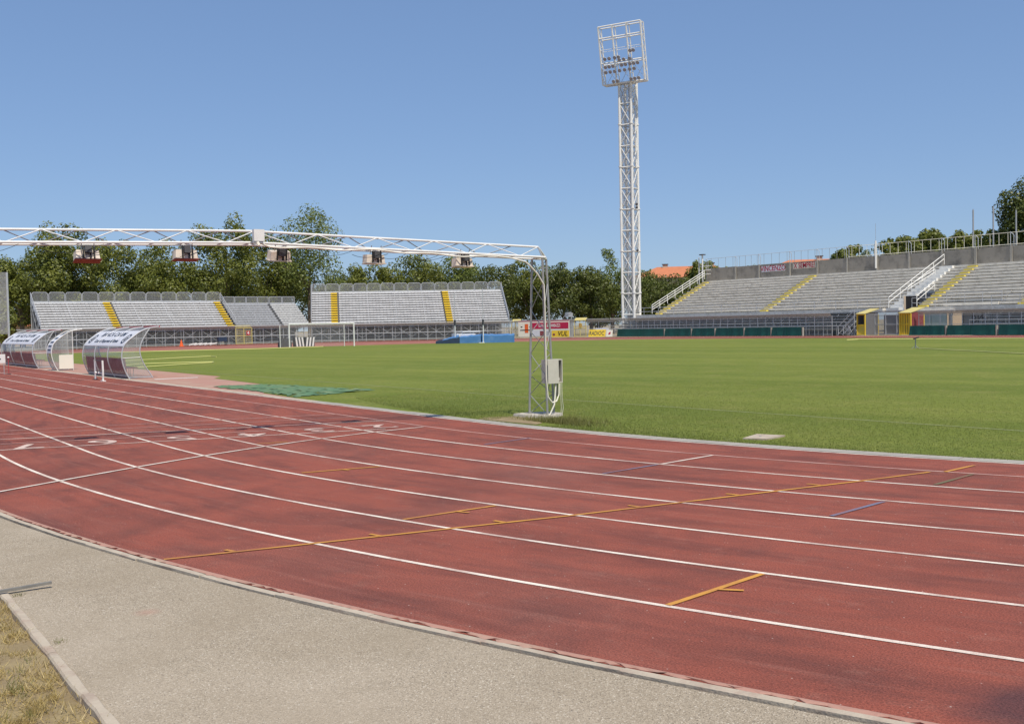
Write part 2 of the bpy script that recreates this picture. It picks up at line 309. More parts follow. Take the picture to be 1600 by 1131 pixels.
def text_mesh(body, size=1.0, ext=0.0, shear=0.0, sx=1.0):
    cu = bpy.data.curves.new('txt', 'FONT'); cu.body = body; cu.size = size; cu.align_x = 'CENTER'; cu.align_y = 'CENTER'
    cu.resolution_u = 3; cu.shear = shear; cu.extrude = ext; cu.offset = 0.012 * size
    ob = bpy.data.objects.new('txt', cu); COL.objects.link(ob)
    dg = bpy.context.evaluated_depsgraph_get(); me = bpy.data.meshes.new_from_object(ob.evaluated_get(dg))
    vs = [(v.co.x*sx, v.co.y, v.co.z) for v in me.vertices]; fs = [tuple(p.vertices) for p in me.polygons]
    bpy.data.objects.remove(ob); bpy.data.meshes.remove(me)
    return vs, fs
def lettering(body, size, fn, mt, name, parent, sx=1.0, shear=0.0):
    vs, fs = text_mesh(body, size, 0, shear, sx); mb = MB(); mb.add([fn(x, y) for x, y, z in vs], fs)
    return mb.build(name, mt, parent)

# ---------------------------------------------------------------- track geometry
CX, CY, R0 = -18.135, 42.389, 31.164
YS = CY - R0
R2 = 38.8; C2 = (CX + (R0-R2)*math.sin(R(60)), CY - (R0-R2)*math.cos(R(60)))
YF = C2[1] + R2; FX = -96.0; FR = (YF - YS) / 2; FY = (YF + YS) / 2
def oval(o, s0=None, s1=None):
    pts = []
    for x in np.arange(FX, CX, 2.0): pts.append((x, YS - o))
    for a in np.arange(0, 60, 1.0): pts.append((CX + (R0+o)*math.sin(R(a)), CY - (R0+o)*math.cos(R(a))))
    for a in np.arange(60, 180, 2.0): pts.append((C2[0] + (R2+o)*math.sin(R(a)), C2[1] - (R2+o)*math.cos(R(a))))
    for x in np.arange(C2[0], FX, -3.0): pts.append((x, YF + o))
    for a in np.arange(0, 180, 3.0): pts.append((FX - (FR+o)*math.sin(R(a)), FY + (FR+o)*math.cos(R(a))))
    return pts
def ribbon(a, b, z, closed=True):
    n = len(a); mb = MB(); mb.v = [(x, y, z) for x, y in a] + [(x, y, z) for x, y in b]
    k = n if closed else n - 1
    mb.f = [(i, n+i, n+(i+1)%n, (i+1)%n) for i in range(k)]
    return mb
def struct(o): o['kind'] = 'structure'; return o

g0 = MB(); g0.add([(-900,-500,-0.09),(500,-500,-0.09),(500,900,-0.09),(-900,900,-0.09)], [(0,1,2,3)])
struct(g0.build('ground', 'ground'))
# infield: red apron sheet below, grass on top
inn = oval(-0.30)
ap = MB(); ap.v = [(x, y, -0.012) for x, y in inn]; ap.f = [tuple(range(len(inn)))]
struct(ap.build('infield_apron', 'apron_red'))
gp = []
for x, y in oval(-0.30):
    if x > -27.5 and y < 84: gp.append((x, y))
gp = [p for p in gp if p[0] > -27.5]
near = [p for p in gp if p[1] < 45 and p[0] < 30]
grass = [(-113.5,15.2),(-60,15.0),(-44,14.9),(-42.5,14.1),(-36.2,13.75),(-31,11.8),(-27.5,11.55)] + gp
grass += [(-60, YF-0.35),(-72, 84.4),(-86, 81.5),(-95, 78),(-102, 66),(-106.5, 58),(-108.5, 46),(-110.5, 36),(-112.5, 26)]
gm = MB(); gm.v = [(x, y, -0.004) for x, y in grass]; gm.f = [tuple(range(len(grass)))]
infield = struct(gm.build('infield_grass', 'pitch_grass'))
# pale worn paving strip between the dug-outs and the grass
pk = MB(); pk.v = [(x,y,-0.008) for x,y in ((-80,11.0),(-27.6,11.0),(-27.6,11.7),(-31,11.95),(-36.2,13.9),(-42.5,14.25),(-44,15.05),(-80,15.15))]; pk.f = [tuple(range(8))]
struct(pk.build('dugout_paving', 'apron_pink'))
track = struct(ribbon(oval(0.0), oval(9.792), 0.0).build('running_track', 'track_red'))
for k in range(1, 8):
    ribbon(oval(1.22*k-0.025), oval(1.22*k+0.025), 0.004).build('lane_line', 'line_white' if k > 1 else 'line_faded', track)
ribbon(oval(0.03), oval(0.085), 0.004).build('inner_line', 'line_white', track)
def seg(a, b, w, z, name, mt, parent=track):
    a, b = Vector((a[0],a[1])), Vector((b[0],b[1])); d = (b-a).normalized(); n = Vector((-d.y, d.x))*w/2
    mb = MB(); k = max(2, int((b-a).length/0.5)); 
    ps = [a + (b-a)*i/k for i in range(k+1)]
    mb.v = [(p.x+n.x,p.y+n.y,z) for p in ps] + [(p.x-n.x,p.y-n.y,z) for p in ps]; m_ = k+1
    mb.f = [(i, i+1, m_+i+1, m_+i) for i in range(k)]
    return mb.build(name, mt, parent)
def skew(a, b, y0, y1):
    s = (b[0]-a[0])/(b[1]-a[1]); return (a[0]+s*(y0-a[1]), y0), (a[0]+s*(y1-a[1]), y1)
for i, (a, b) in enumerate((((-23.265,3.377),(-21.9,9.88)),((-22.412,3.251),(-20.828,10.03)),((-21.381,3.098),(-19.429,10.51)),((-20.44,2.96),(-19.05,8.36)),((-19.383,2.80),(-18.226,7.99)))):
    p, q = skew(a, b, 1.62, 9.2 if i > 2 else 10.0); seg(p, q, 0.05, 0.008, 'finish_line', 'line_white' if i in (2, 4) else 'line_faded')
dg_pts = [(-13.9,1.6),(-14.23,2.04),(-14.85,3.0),(-15.46,3.98),(-16.1,5.1),(-16.62,6.17),(-17.12,7.4),(-17.53,8.69),(-17.75,9.9)]
mb = MB(); nn = len(dg_pts)
for s_ in (0.028, -0.028): mb.v += [(x+s_, y+s_*0.35, 0.0105) for x, y in dg_pts]
mb.f = [(i, i+1, nn+i+1, nn+i) for i in range(nn-1)]
mb.build('curved_start_line', 'line_white', track)
for ch, cx, cy in (('7',-19.75,3.26),('6',-19.48,4.47),('5',-19.15,5.72),('4',-18.80,6.92),('3',-18.70,8.14),('2',-18.52,9.36)):
    lettering(ch, 1.0, lambda x, y, cx=cx, cy=cy: (cx + y*1.05 - x*0.2, cy - x*1.02, 0.0085), 'line_number', 'lane_number', track)
def radial(pts, w, name, mt, z=0.007):
    for a, b in zip(pts, pts[1:]): seg(a, b, w, z, name, mt)
radial([(-9.02,2.52),(-8.82,3.82),(-8.44,6.42),(-8.05,10.31),(-7.97,11.50)], 0.05, 'relay_line', 'line_orange')
seg((-7.86,11.66),(-7.97,12.44),0.05,0.007,'relay_line','line_orange')
for a, b, mt in (((-9.35,4.96),(-9.43,6.11),'line_orange'),((-5.34,4.82),(-5.57,5.98),'line_orange'),((-13.28,5.55),(-13.14,6.63),'line_orange'),((-17.19,6.4),(-17.13,6.92),'line_orange'),
                 ((-6.80,8.26),(-6.99,9.31),'line_blue'),((-10.55,8.46),(-10.73,9.54),'line_blue'),((-10.73,9.58),(-10.95,10.77),'line_white'),((-14.41,9.14),(-14.69,10.23),'line_blue'),((-7.33,10.68),(-7.53,11.72),'line_green')):
    seg(a, b, 0.05, 0.007, 'relay_mark', mt)
for a, b in (((-5.44,5.38),(-5.30,5.50)),((-9.39,5.6),(-9.24,5.66)),((-8.93,3.1),(-9.06,3.06)),((-8.74,4.4),(-8.88,4.36)),((-8.55,5.65),(-8.70,5.61)),((-8.36,7.2),(-8.52,7.16)),((-8.23,8.5),(-8.40,8.46)),((-8.12,9.7),(-8.30,9.66)),((-13.2,6.1),(-13.07,6.14))):
    seg(a, b, 0.045, 0.009, 'relay_tick', 'line_orange')
# pitch chalk
for a, b in (((-9.0,16.78),(-24,15.98)),((-24,15.98),(-60,15.6)),((-9.0,16.78),(4.0,17.4))):
    seg(a, b, 0.10, 0.001, 'touch_line', 'chalk', infield)
# ---------------------------------------------------------------- kerbs
ik = empty('inner_kerb', (-12, 12, 0)); struct(ik)
a0 = -34
def kerb_piece(r0, r1, a, b, z0, z1, jit=0.0):
    mb = MB(); n = 3; j = [rnd.uniform(-jit, jit) for _ in range(4)]
    def P(r, t, z): return (CX + r*math.sin(t), CY - r*math.cos(t), z)
    vs = []
    for i in range(n+1):
        t = a + (b-a)*i/n; e = rnd.uniform(-jit, jit)
        vs += [P(r0+j[0]+e, t, z0), P(r1+j[1]+rnd.uniform(-jit,jit), t, z0), P(r1+j[1]+e-0.006, t, z1+j[2]*0.4), P(r0+j[0]+e+0.006, t, z1+j[2]*0.4)]
    fs = []
    for i in range(n):
        for k in range(4): fs.append((i*4+k, i*4+(k+1)%4, (i+1)*4+(k+1)%4, (i+1)*4+k))
    fs += [(3,2,1,0), (n*4, n*4+1, n*4+2, n*4+3)]
    return mb.add(vs, fs)
t = -0.004
while t < 0.86:
    dt = 1.0/R0; kerb_piece(R0-0.29, R0-0.004, t, t+dt*0.993, -0.07, 0.006, 0.004).build('kerb_stone', 'concrete', ik); t += dt
x = -18.2
while x > -62:
    MB().box((x-0.99, YS+0.006, -0.07), (x, YS+0.28+rnd.uniform(-.01,.01), 0.004+rnd.uniform(-.004,.004))).build('kerb_stone', 'concrete' if x > -26 else 'kerb', ik); x -= 1.0
ok = empty('outer_kerb', (-8, 2.4, 0)); struct(ok)
t = -0.02
while t < 0.72:
    dt = 0.98/40.95; kerb_piece(40.957, 41.03, t, t+dt*0.996, -0.1, 0.001, 0.007).build('kerb_stone', 'kerb', ok); t += dt
x = CX - 0.9
while x > -70:
    MB().box((x-0.99, CY-41.06, -0.1), (x, CY-40.95, 0.012)).build('kerb_stone', 'kerb', ok); x -= 1.0
# crumbled rim of red coating that overhangs the kerb
rim = MB(); ts = np.arange(-0.02, 0.72, 0.0012); n = len(ts)
for t_ in ts: rr = 40.90; rim.v.append((CX+rr*math.sin(t_), CY-rr*math.cos(t_), 0.003))
for t_ in ts: rr = 40.93 + rng.normal(0, 0.006); rim.v.append((CX+rr*math.sin(t_), CY-rr*math.cos(t_), 0.009))
for t_ in ts: rr = 40.948 + rng.normal(0, 0.012); rim.v.append((CX+rr*math.sin(t_), CY-rr*math.cos(t_), 0.002))
rim.f = [(k*n+i, k*n+i+1, (k+1)*n+i+1, (k+1)*n+i) for k in (0,1) for i in range(n-1)]
rim.build('track_rim', 'apron_pink', track)

# ---------------------------------------------------------------- gravel path, verge, kerb stones at the lower left
arc = [(CX + 41.06*math.sin(a), CY - 41.06*math.cos(a)) for a in np.arange(-0.02, 1.2, 0.02)]
gv = MB(); poly = [(-60, 1.31)] + arc + [(40, 30), (40, -6), (3.2, -6), (3.2, 1.24), (-60, 1.24)]
gv.v = [(x, y, -0.004) for x, y in poly]; gv.f = [tuple(range(len(poly)))]
gpath = struct(gv.build('gravel_path', 'gravel'))
vg = MB(); nx, ny = 90, 40
for j in range(ny+1):
    for i in range(nx+1):
        x = -16 + 20*i/nx; y = -6 + 7.21*j/ny
        vg.v.append((x, y, -0.03 + 0.014*math.sin(x*3.1+y)*math.cos(y*2.3) + rnd.uniform(-.008,.008)))
vg.f = [(j*(nx+1)+i, j*(nx+1)+i+1, (j+1)*(nx+1)+i+1, (j+1)*(nx+1)+i) for j in range(ny) for i in range(nx)]
struct(vg.build('verge', 'soil', smooth=True))
ks = empty('verge_kerb', (-7, 1.24, 0)); struct(ks)
x = -15.0; k = 0
while x < 3.0:
    ln = rnd.choice((0.62, 0.75, 0.9)); j = rnd.uniform(-0.008, 0.008); h = rnd.uniform(0.002, 0.014)
    mb = MB(); nn = 5; top = []
    for i in range(nn+1):
        xx = x + (ln-0.008)*i/nn; e = rnd.uniform(-.005,.005)
        if i in (0, nn): e += 0.006
        top.append((xx, 1.200+j+e, 1.262+j+rnd.uniform(-.005,.004), h - (0.006 if i in (0, nn) else 0) + rnd.uniform(-.002,.002)))
    vs = []
    for xx, y0, y1, z in top: vs += [(xx, y0-.004, -0.1), (xx, y1+.004, -0.1), (xx, y1+.002, z-.012), (xx, y1-.008, z), (xx, y0+.008, z), (xx, y0-.002, z-.012)]
    fs = [(i*6+q, i*6+(q+1)%6, (i+1)*6+(q+1)%6, (i+1)*6+q) for i in range(nn) for q in range(6)] + [(5,4,3,2,1,0), tuple(nn*6+q for q in range(6))]
    mb.add(vs, fs); mb.build('kerb_stone', 'kerb', ks); x += ln; k += 1
br = MB(); br.obox((-8.60, 1.22, 0.030), (0.012,0.002,0), (-0.012,0.345,0.010), (0,0,0.004)); br.obox((-8.586,1.22,0.024), (0.002,0,0), (-0.012,0.345,0.010), (0,0,0.009))
tag(br.build('metal_bar', 'bar_steel'), 'grey metal angle bar lying across the kerb beside the gravel', 'metal bar')
# loose stones on the gravel
pb = MB()
for i in range(2600):
    x = rng.uniform(-11, -1.5); y = rng.uniform(1.3, 5)
    if math.hypot(x-CX, y-CY) < 41.15: continue
    s = abs(rng.normal(0.0035, 0.002)) + 0.002
    a = rng.uniform(0, 6.28); vs = [(x+s*math.cos(a+q)*rng.uniform(.7,1.2), y+s*math.sin(a+q)*rng.uniform(.7,1.2), -0.012) for q in (0,1.57,3.14,4.71)]
    pb.add(vs + [(x, y, -0.010+s*0.9)], [(0,1,4),(1,2,4),(2,3,4),(3,0,4)])
tag(pb.build('loose_stones', 'kerb'), 'loose pale stones scattered over the grey gravel path', 'gravel', kind='stuff')
tw = MB()
for i in range(22):
    x = rng.uniform(-9.5, -3.5); y = rng.uniform(1.5, 3.4)
    if math.hypot(x-CX, y-CY) < 41.15: continue
    a = rng.uniform(0, 3.14); l = rng.uniform(.005, .016)
    tw.tube((x-l*math.cos(a), y-l*math.sin(a), -0.006), (x+l*math.cos(a), y+l*math.sin(a), -0.004), 0.0022, 4)
tag(tw.build('twigs', 'bark'), 'small dark twigs and leaf bits strewn on the gravel path', 'litter', kind='stuff')

# ---------------------------------------------------------------- grass blades
def blades(name, xs, ys, zs, h, w, mt, label, lean=0.5):
    n = len(xs); a = rng.uniform(0, 2*np.pi, n); la = rng.uniform(0, 2*np.pi, n); ln = rng.uniform(0.1, 1, n)*lean*h
    dx, dy = np.cos(a)*w/2, np.sin(a)*w/2
    v = np.zeros((n, 3, 3)); v[:,0] = np.stack([xs-dx, ys-dy, zs], 1); v[:,1] = np.stack([xs+dx, ys+dy, zs], 1)
    v[:,2] = np.stack([xs+np.cos(la)*ln, ys+np.sin(la)*ln, zs+h*rng.uniform(.5,1,n)], 1)
    me = bpy.data.meshes.new(name); me.vertices.add(3*n); me.vertices.foreach_set('co', v.reshape(-1).astype(np.float32))
    me.loops.add(3*n); me.loops.foreach_set('vertex_index', np.arange(3*n, dtype=np.int32))
    me.polygons.add(n); me.polygons.foreach_set('loop_start', np.arange(0, 3*n, 3, dtype=np.int32)); me.polygons.foreach_set('loop_total', np.full(n, 3, dtype=np.int32))
    me.materials.append(MT[mt]); me.update(calc_edges=True); me.validate()
    return tag(place(me, name), label, 'grass', kind='stuff')
n = 230000
x = rng.uniform(-32, 2, n); y = 11.4 + rng.exponential(5.5, n)
d = np.hypot(x-CX, y-CY); keep = (y < 34) & (d < R0-0.31) & ((x > CX) | (y > YS+0.34)) & (y > 11.5) & (x > -31) & ~((x < -26.8) & (y < 14.6)) 
keep &= (rng.uniform(0,1,n) < np.clip((x+31)/9,0,1)) & (rng.uniform(0,1,n) < np.clip((30-y)/9,0,1)); keep &= ~((np.abs(x+17.2) < 0.95) & (y < 12.75)); keep &= ~((np.abs(x+12.1) < .3) & (np.abs(y-13.0) < .35))
x, y = x[keep], y[keep]
hh = 0.020 + 0.022*np.clip(1.6-(y-11.5), 0, 1)
blades('mown_grass', x, y, np.full(len(x), -0.004), hh, 0.010, 'blade', 'short green mown grass along the near edge of the pitch')
n = 2600; cx = rng.normal(-16.7, 0.55, n); cy = 12.05 + np.abs(rng.normal(0, 0.42, n)); k_ = np.hypot(cx-CX, cy-CY) < R0-0.25
blades('long_weeds', cx[k_], cy[k_], np.full(k_.sum(), -0.004), rng.uniform(.06,.17,k_.sum()), 0.009, 'blade_weed', 'long yellowish grass and weeds at the foot of the gantry post', 0.7)
# ragged grass fringe on the inner kerb
n = 4200; th = rng.uniform(0, 0.75, n); rr = R0-0.29+np.abs(rng.normal(0, 0.03, n))*rng.choice((-1, 1), n)
blades('kerb_fringe', CX+rr*np.sin(th), CY-rr*np.cos(th), np.full(n, -0.004), rng.uniform(.02,.05,n), 0.008, 'blade_weed', 'ragged yellow green grass fringe growing over the inner kerb', 0.9)
# dry grass on the verge: tufts
X, Y, H = [], [], []
for i in range(420):
    cx, cy = rng.uniform(-13, -3.5), 1.16 - abs(rng.normal(0, 0.42)); q = int(rng.uniform(20, 75)); s = rng.uniform(.02, .075)
    X.append(rng.normal(cx, s, q)); Y.append(np.minimum(rng.normal(cy, s, q), 1.20)); H.append(rng.uniform(.02, .075, q))
X, Y, H = map(np.concatenate, (X, Y, H))
blades('dry_grass', X, Y, np.full(len(X), -0.03), H, 0.0055, 'blade_dry', 'dry straw coloured grass tufts on the bare verge', 1.3)
X, Y, H = [], [], []
for i in range(34):
    cx, cy = rng.uniform(-12, -4.5), rng.choice((1.17, 1.30, 0.95, 0.8)) + rng.normal(0, .03); q = int(rng.uniform(15, 45)); s = rng.uniform(.015, .04)
    X.append(rng.normal(cx, s*1.6, q)); Y.append(rng.normal(cy, s, q)); H.append(rng.uniform(.02, .055, q))
X, Y, H = map(np.concatenate, (X, Y, H))
blades('verge_weeds', X, Y, np.full(len(X), -0.012), H, 0.005, 'blade_weed', 'green weeds growing along the verge kerb stones', 1.0)

# ---------------------------------------------------------------- finish gantry
def bx(y): return -17.85 - 0.10*(12.75 - y)
def ztop(y): return 3.485 + (12.75-y)*0.0313 if y > 6.83 else 3.67 - (6.83-y)*0.0163
def zbot(y): return ztop(y) - 0.225
gan = empty('finish_gantry', (-18.0, 12.9, 0), 'white tubular lattice gantry spanning the track on a three legged post', 'gantry')
YR, YL, YP = 12.72, 0.45, 6.83
def chord(dx, zf, r, name):
    mb = MB(); mb.tube((bx(YR)+dx, YR, zf(YR)), (bx(YP)+dx, YP, zf(YP)), r, 8); mb.tube((bx(YP)+dx, YP, zf(YP)), (bx(YL)+dx, YL, zf(YL)), r, 8)
    mb.build(name, 'white_paint', gan)
chord(0.0, ztop, 0.022, 'top_chord'); chord(0.25, zbot, 0.022, 'bottom_chord'); chord(-0.25, zbot, 0.020, 'bottom_chord')
st = 1.16; y = YR; i = 0
while y - st > YL:
    for dx, off in ((0.25, 0.0), (-0.25, 0.58)):
        a = y - off
        for p, q in (((bx(a), a, ztop(a)), (bx(a-st/2)+dx, a-st/2, zbot(a-st/2))), ((bx(a-st/2)+dx, a-st/2, zbot(a-st/2)), (bx(a-st), a-st, ztop(a-st)))):
            if min(p[1], q[1]) > YL - .2: MB().tube(p, q, 0.010, 5).build('lattice_bar', 'white_paint' if dx > 0 else 'galv_dark', gan)
    MB().tube((bx(y-st/2)+0.25, y-st/2, zbot(y-st/2)), (bx(y-st/2)-0.25, y-st/2, zbot(y-st/2)), 0.010, 5).build('cross_bar', 'galv', gan)
    y -= st
def post(y0, sgn, legs_t, legs_b):
    for a, b in zip(legs_t, legs_b): MB().tube(a, b, 0.024, 8).build('post_leg', 'steel_post', gan)
    zs = [3.25, 2.75, 2.2, 1.75, 1.3, 0.85, 0.45, 0.06]
    def at(i, z): a, b = Vector(legs_t[i]), Vector(legs_b[i]); return a + (b-a)*((a.z-z)/(a.z-b.z))
    for u, v in ((0,1),(1,2),(2,0)):
        for k in range(len(zs)-1):
            p, q = (u, v) if k % 2 == 0 else (v, u)
            MB().tube(at(p, zs[k]), at(q, zs[k+1]), 0.008, 5).build('lattice_bar', 'steel_post', gan)
        MB().tube(at(u, 3.26), at(v, 3.26), 0.02, 6).build('cap_bar', 'white_paint', gan)
LT = [(-18.10,12.74,3.27),(-17.62,12.66,3.27),(-18.10,13.10,3.27)]; LB = [(-18.27,12.72,0.02),(-17.74,12.80,0.02),(-18.14,13.26,0.0)]
post(12.9, 1, LT, LB)
post(0.4, -1, [(bx(.4)+.25,.45,3.33),(bx(.4)-.25,.45,3.33),(bx(.4),.05,3.33)], [(bx(.4)+.3,.45,0.0),(bx(.4)-.3,.45,0.0),(bx(.4),-.1,0.0)])
MB().tube((bx(12.72), 12.72, ztop(12.72)), (-18.10, 13.10, 3.27), 0.022, 6).build('end_bar', 'white_paint', gan)
MB().tube((bx(12.72), 12.72, ztop(12.72)), (-17.62, 12.66, 3.27), 0.015, 6).build('end_bar', 'galv_dark', gan)
cp = [(bx(6.9)+0.33, 6.9, zbot(6.9)-0.01)]
for i in range(1, 30):
    yy = 6.9 + (12.05-6.9)*i/30; cp.append((bx(yy)+0.33, yy, zbot(yy) - 0.05 - 0.018*math.sin(i*0.9) - 0.012*math.sin(i*0.37)))
cp += [(-17.56,12.20,3.16),(-17.55,12.28,3.10),(-17.57,12.50,2.92),(-17.58,12.66,2.70),(-17.62,12.70,2.2),(-17.66,12.73,1.6),(-17.70,12.76,0.8),(-17.71,12.80,0.42),(-17.70,12.90,0.30),(-17.72,13.02,0.32),(-17.74,13.10,0.45),(-17.75,13.12,0.68)]
MB().path(cp, 0.015, 7).build('cable_conduit', 'cream', gan)
MB().path([(-17.73,13.02,0.68),(-17.72,12.99,0.45),(-17.70,12.95,0.25),(-17.72,12.85,0.06),(-17.74,12.78,0.02)], 0.016, 6).build('cable_conduit', 'cream', gan)
for dy in (0.0, 0.035): MB().path([(-17.76,13.16+dy,0.68),(-17.77,13.17+dy,0.4),(-17.80,13.20+dy*1.5,0.18),(-17.82,13.2+dy,0.0)], 0.006, 5).build('thin_cable', 'cream', gan)
for dy in (-.05,-.02,.01): MB().tube((-17.76,13.07+dy,0.70),(-17.74,13.06+dy,0.42),0.011,5).build('thin_cable','darkgrey',gan)
# sagging strings between the lamps
for k in range(7):
    y0, y1 = rnd.uniform(3, 11.5), 0; y1 = y0 - rnd.uniform(.5, 1.1)
    ps = [(bx(y0+(y1-y0)*u)+rnd.uniform(.1,.15), y0+(y1-y0)*u, zbot(y0+(y1-y0)*u)-0.02-0.35*u*(1-u)-0.10*u) for u in np.linspace(0,1,8)]
    MB().path(ps, 0.005, 4).build('lamp_cable', 'black', gan)
pad = MB(); prof = [(-18.55,12.45),(-18.1,12.42),(-17.75,12.52),(-17.55,12.62),(-17.58,12.95),(-17.9,13.35),(-18.4,13.35),(-18.62,12.9)]
pad.prism(prof, lambda a, b: (a, b, -0.05), lambda a, b: (a*0.9-1.81, b*0.9+1.285, 0.055)); pad.build('concrete_footing', 'footing', gan)
# worn dirt patch beside the footing is part of the infield
dp = MB(); dp.v = [(x,y,0.003) for x,y in ((-18.45,11.56),(-16.62,11.72),(-16.75,11.95),(-17.3,12.25),(-17.5,12.5),(-18.5,12.5),(-18.7,11.9))]; dp.f = [tuple(range(7))]
dp.build('bare_patch', 'soil', infield)
bxm = MB().box((-18.55,6.72,3.46),(-18.25,6.92,3.68))
jb = empty('junction_box', (-18.15, 6.8, 3.42), 'white junction box fixed to the middle of the gantry beam', 'junction box')
MB().box((-18.10,6.76,3.46),(-18.01,6.95,3.665)).build('casing', 'white_paint', jb); MB().tube((-18.02,6.82,3.44),(-18.0,6.84,3.38),0.03,8).build('cable_gland','cream',jb)
MB().box((-18.14,6.74,3.42),(-18.02,6.93,3.455)).build('bracket','galv_dark',jb)
# electrical cabinet with its door open
cab = empty('electrical_cabinet', (-17.8, 13.0, 0.68), 'open beige electrical cabinet mounted on the gantry post', 'cabinet')
mb = MB(); mb.box((-17.95,12.82,0.69),(-17.93,13.22,1.18))
for a, b in (((-17.93,12.82,0.69),(-17.76,12.84,1.18)),((-17.93,13.20,0.69),(-17.76,13.22,1.18)),((-17.93,12.842,0.69),(-17.76,13.198,0.71)),((-17.93,12.842,1.16),(-17.76,13.198,1.18))): mb.box(a, b)
mb.build('casing', 'beige_box', cab)
MB().obox((-17.69,12.93,0.935),(0.008,0,0),(0.0,0.135,0.0),(0,0,0.245)).build('door', 'beige_box', cab)
mb = MB().box((-17.928,12.88,0.74),(-17.86,13.18,1.12)); mb.build('panel', 'darkgrey', cab)
for q in range(3): MB().box((-17.858,13.09,0.98-q*0.09),(-17.83,13.17,1.05-q*0.09)).build('breaker', 'galv' if q < 2 else 'white_paint', cab)
MB().box((-17.858,13.08,0.74),(-17.82,13.18,0.80)).build('breaker', 'white_paint', cab)
# hanging lamps
def lamp(y, z, tilt, label):
    o = empty('hanging_floodlight', (bx(y), y, z), label, 'floodlight', 'floodlights hanging under the gantry beam')
    c, s = math.cos(tilt), math.sin(tilt)
    def P(a, b, d): return (a*c - d*s, b, a*s + d*c)
    hw, hh = 0.205, 0.085
    prof = [(-hw,-hh),(hw,-hh),(hw*0.92,hh),(-hw*0.92,hh)]
    mb = MB(); mb.prism(prof, lambda b, d: P(-0.10, b, d), lambda b, d: P(0.06, b*0.94, d*0.9)); mb.build('housing', 'lamp_cream', o, local=True)
    mb = MB(); mb.box((-0.11,-hw-0.008,-hh-0.012),(0.075,hw+0.008,-hh+0.006)); mb.v = [P(*v) for v in mb.v]; mb.build('rim', 'rust' if y < 6 else 'lamp_cream', o, local=True)
    for b in (-0.07, 0.04, 0.10):
        mb = MB(); mb.box((0.062, b-0.012, -hh*0.85),(0.085, b+0.012, hh+0.06)); mb.v = [P(*v) for v in mb.v]; mb.build('bracket', 'black', o, local=True)
    mb = MB(); mb.box((0.062,-0.05,hh*0.1),(0.13,0.06,hh+0.05)); mb.v = [P(*v) for v in mb.v]; mb.build('ballast', 'darkgrey', o, local=True)
    for b in (-0.1, 0.1): MB().tube((0.02,b,hh),(0.1,b,hh+0.16),0.008,5).build('hanger', 'galv_dark', o, local=True)
    mb = MB(); mb.box((-0.11,-hw*.9,-hh*.9),(-0.103,hw*.9,hh*.9)); mb.v = [P(*v) for v in mb.v]; mb.build('lens', 'window_dark', o, local=True)
    mb = MB(); mb.path([P(0.08,-0.12,-0.06),P(0.10,-0.02,-0.02),P(0.1,0.1,0.05),P(0.09,0.24,0.09)],0.006,4); mb.build('cable','black',o,local=True)
for y, z, t_, lb in ((4.13,3.20,0.30,'cream hanging floodlight with red rim, leftmost under the gantry beam'),(5.72,3.235,0.16,'hanging floodlight second from the left under the gantry beam'),(7.37,3.24,-0.22,'tilted dark faced floodlight just right of the white junction box'),(9.18,3.20,0.04,'hanging floodlight second from the right under the gantry beam'),(11.02,3.16,0.08,'hanging floodlight nearest the gantry post, rightmost of the row')):
    lamp(y, z, t_, lb)
# utility cover in the grass
uc = empty('utility_cover', (-12.1,13.0,0), 'flat concrete utility cover sunk in the grass near the track', 'utility cover')
mb = MB(); mb.v = [(-12.14,12.62,0.02),(-12.42,13.24,0.02),(-11.95,13.40,0.02),(-11.80,12.78,0.02),(-12.14,12.62,-.03),(-12.42,13.24,-.03),(-11.95,13.40,-.03),(-11.80,12.78,-.03)]
mb.f = [(3,2,1,0),(0,1,5,4),(1,2,6,5),(2,3,7,6),(3,0,4,7)]; mb.build('slab', 'kerb', uc)
MB().box((-12.13,12.98,0.021),(-12.10,13.02,0.026)).build('lifting_ring', 'galv_dark', uc)
# crumpled green mat
mb = MB(); nu, nv = 46, 18
A = [Vector((-36.2,12.0,0)), Vector((-36.0,13.7,0)), Vector((-29.4,14.85,0)), Vector((-28.2,11.75,0))]
for j in range(nv+1):
    for i in range(nu+1):
        u, v = i/nu, j/nv; p = (A[0]*(1-u)+A[3]*u)*(1-v) + (A[1]*(1-u)+A[2]*u)*v
        z = 0.006 + 0.022*max(0, math.sin(u*21+v*4)*math.sin(v*9+u*5)) + rnd.uniform(0, .012)
        p.x += rnd.uniform(-.06,.06); p.y += rnd.uniform(-.06,.06) + 0.22*math.sin(u*9)*(v-.5)
        mb.v.append((p.x, p.y, z))
mb.f = [(j*(nu+1)+i, j*(nu+1)+i+1, (j+1)*(nu+1)+i+1, (j+1)*(nu+1)+i) for j in range(nv) for i in range(nu) if rnd.random() > 0.03 + 0.5*max(0, (i/nu-.55))**1.2 + 0.25*(abs(j/nv-.5)*2)**6]
tag(mb.build('green_mat', 'mat_green'), 'crumpled green mat spread at the edge of the pitch past the dugouts', 'mat')
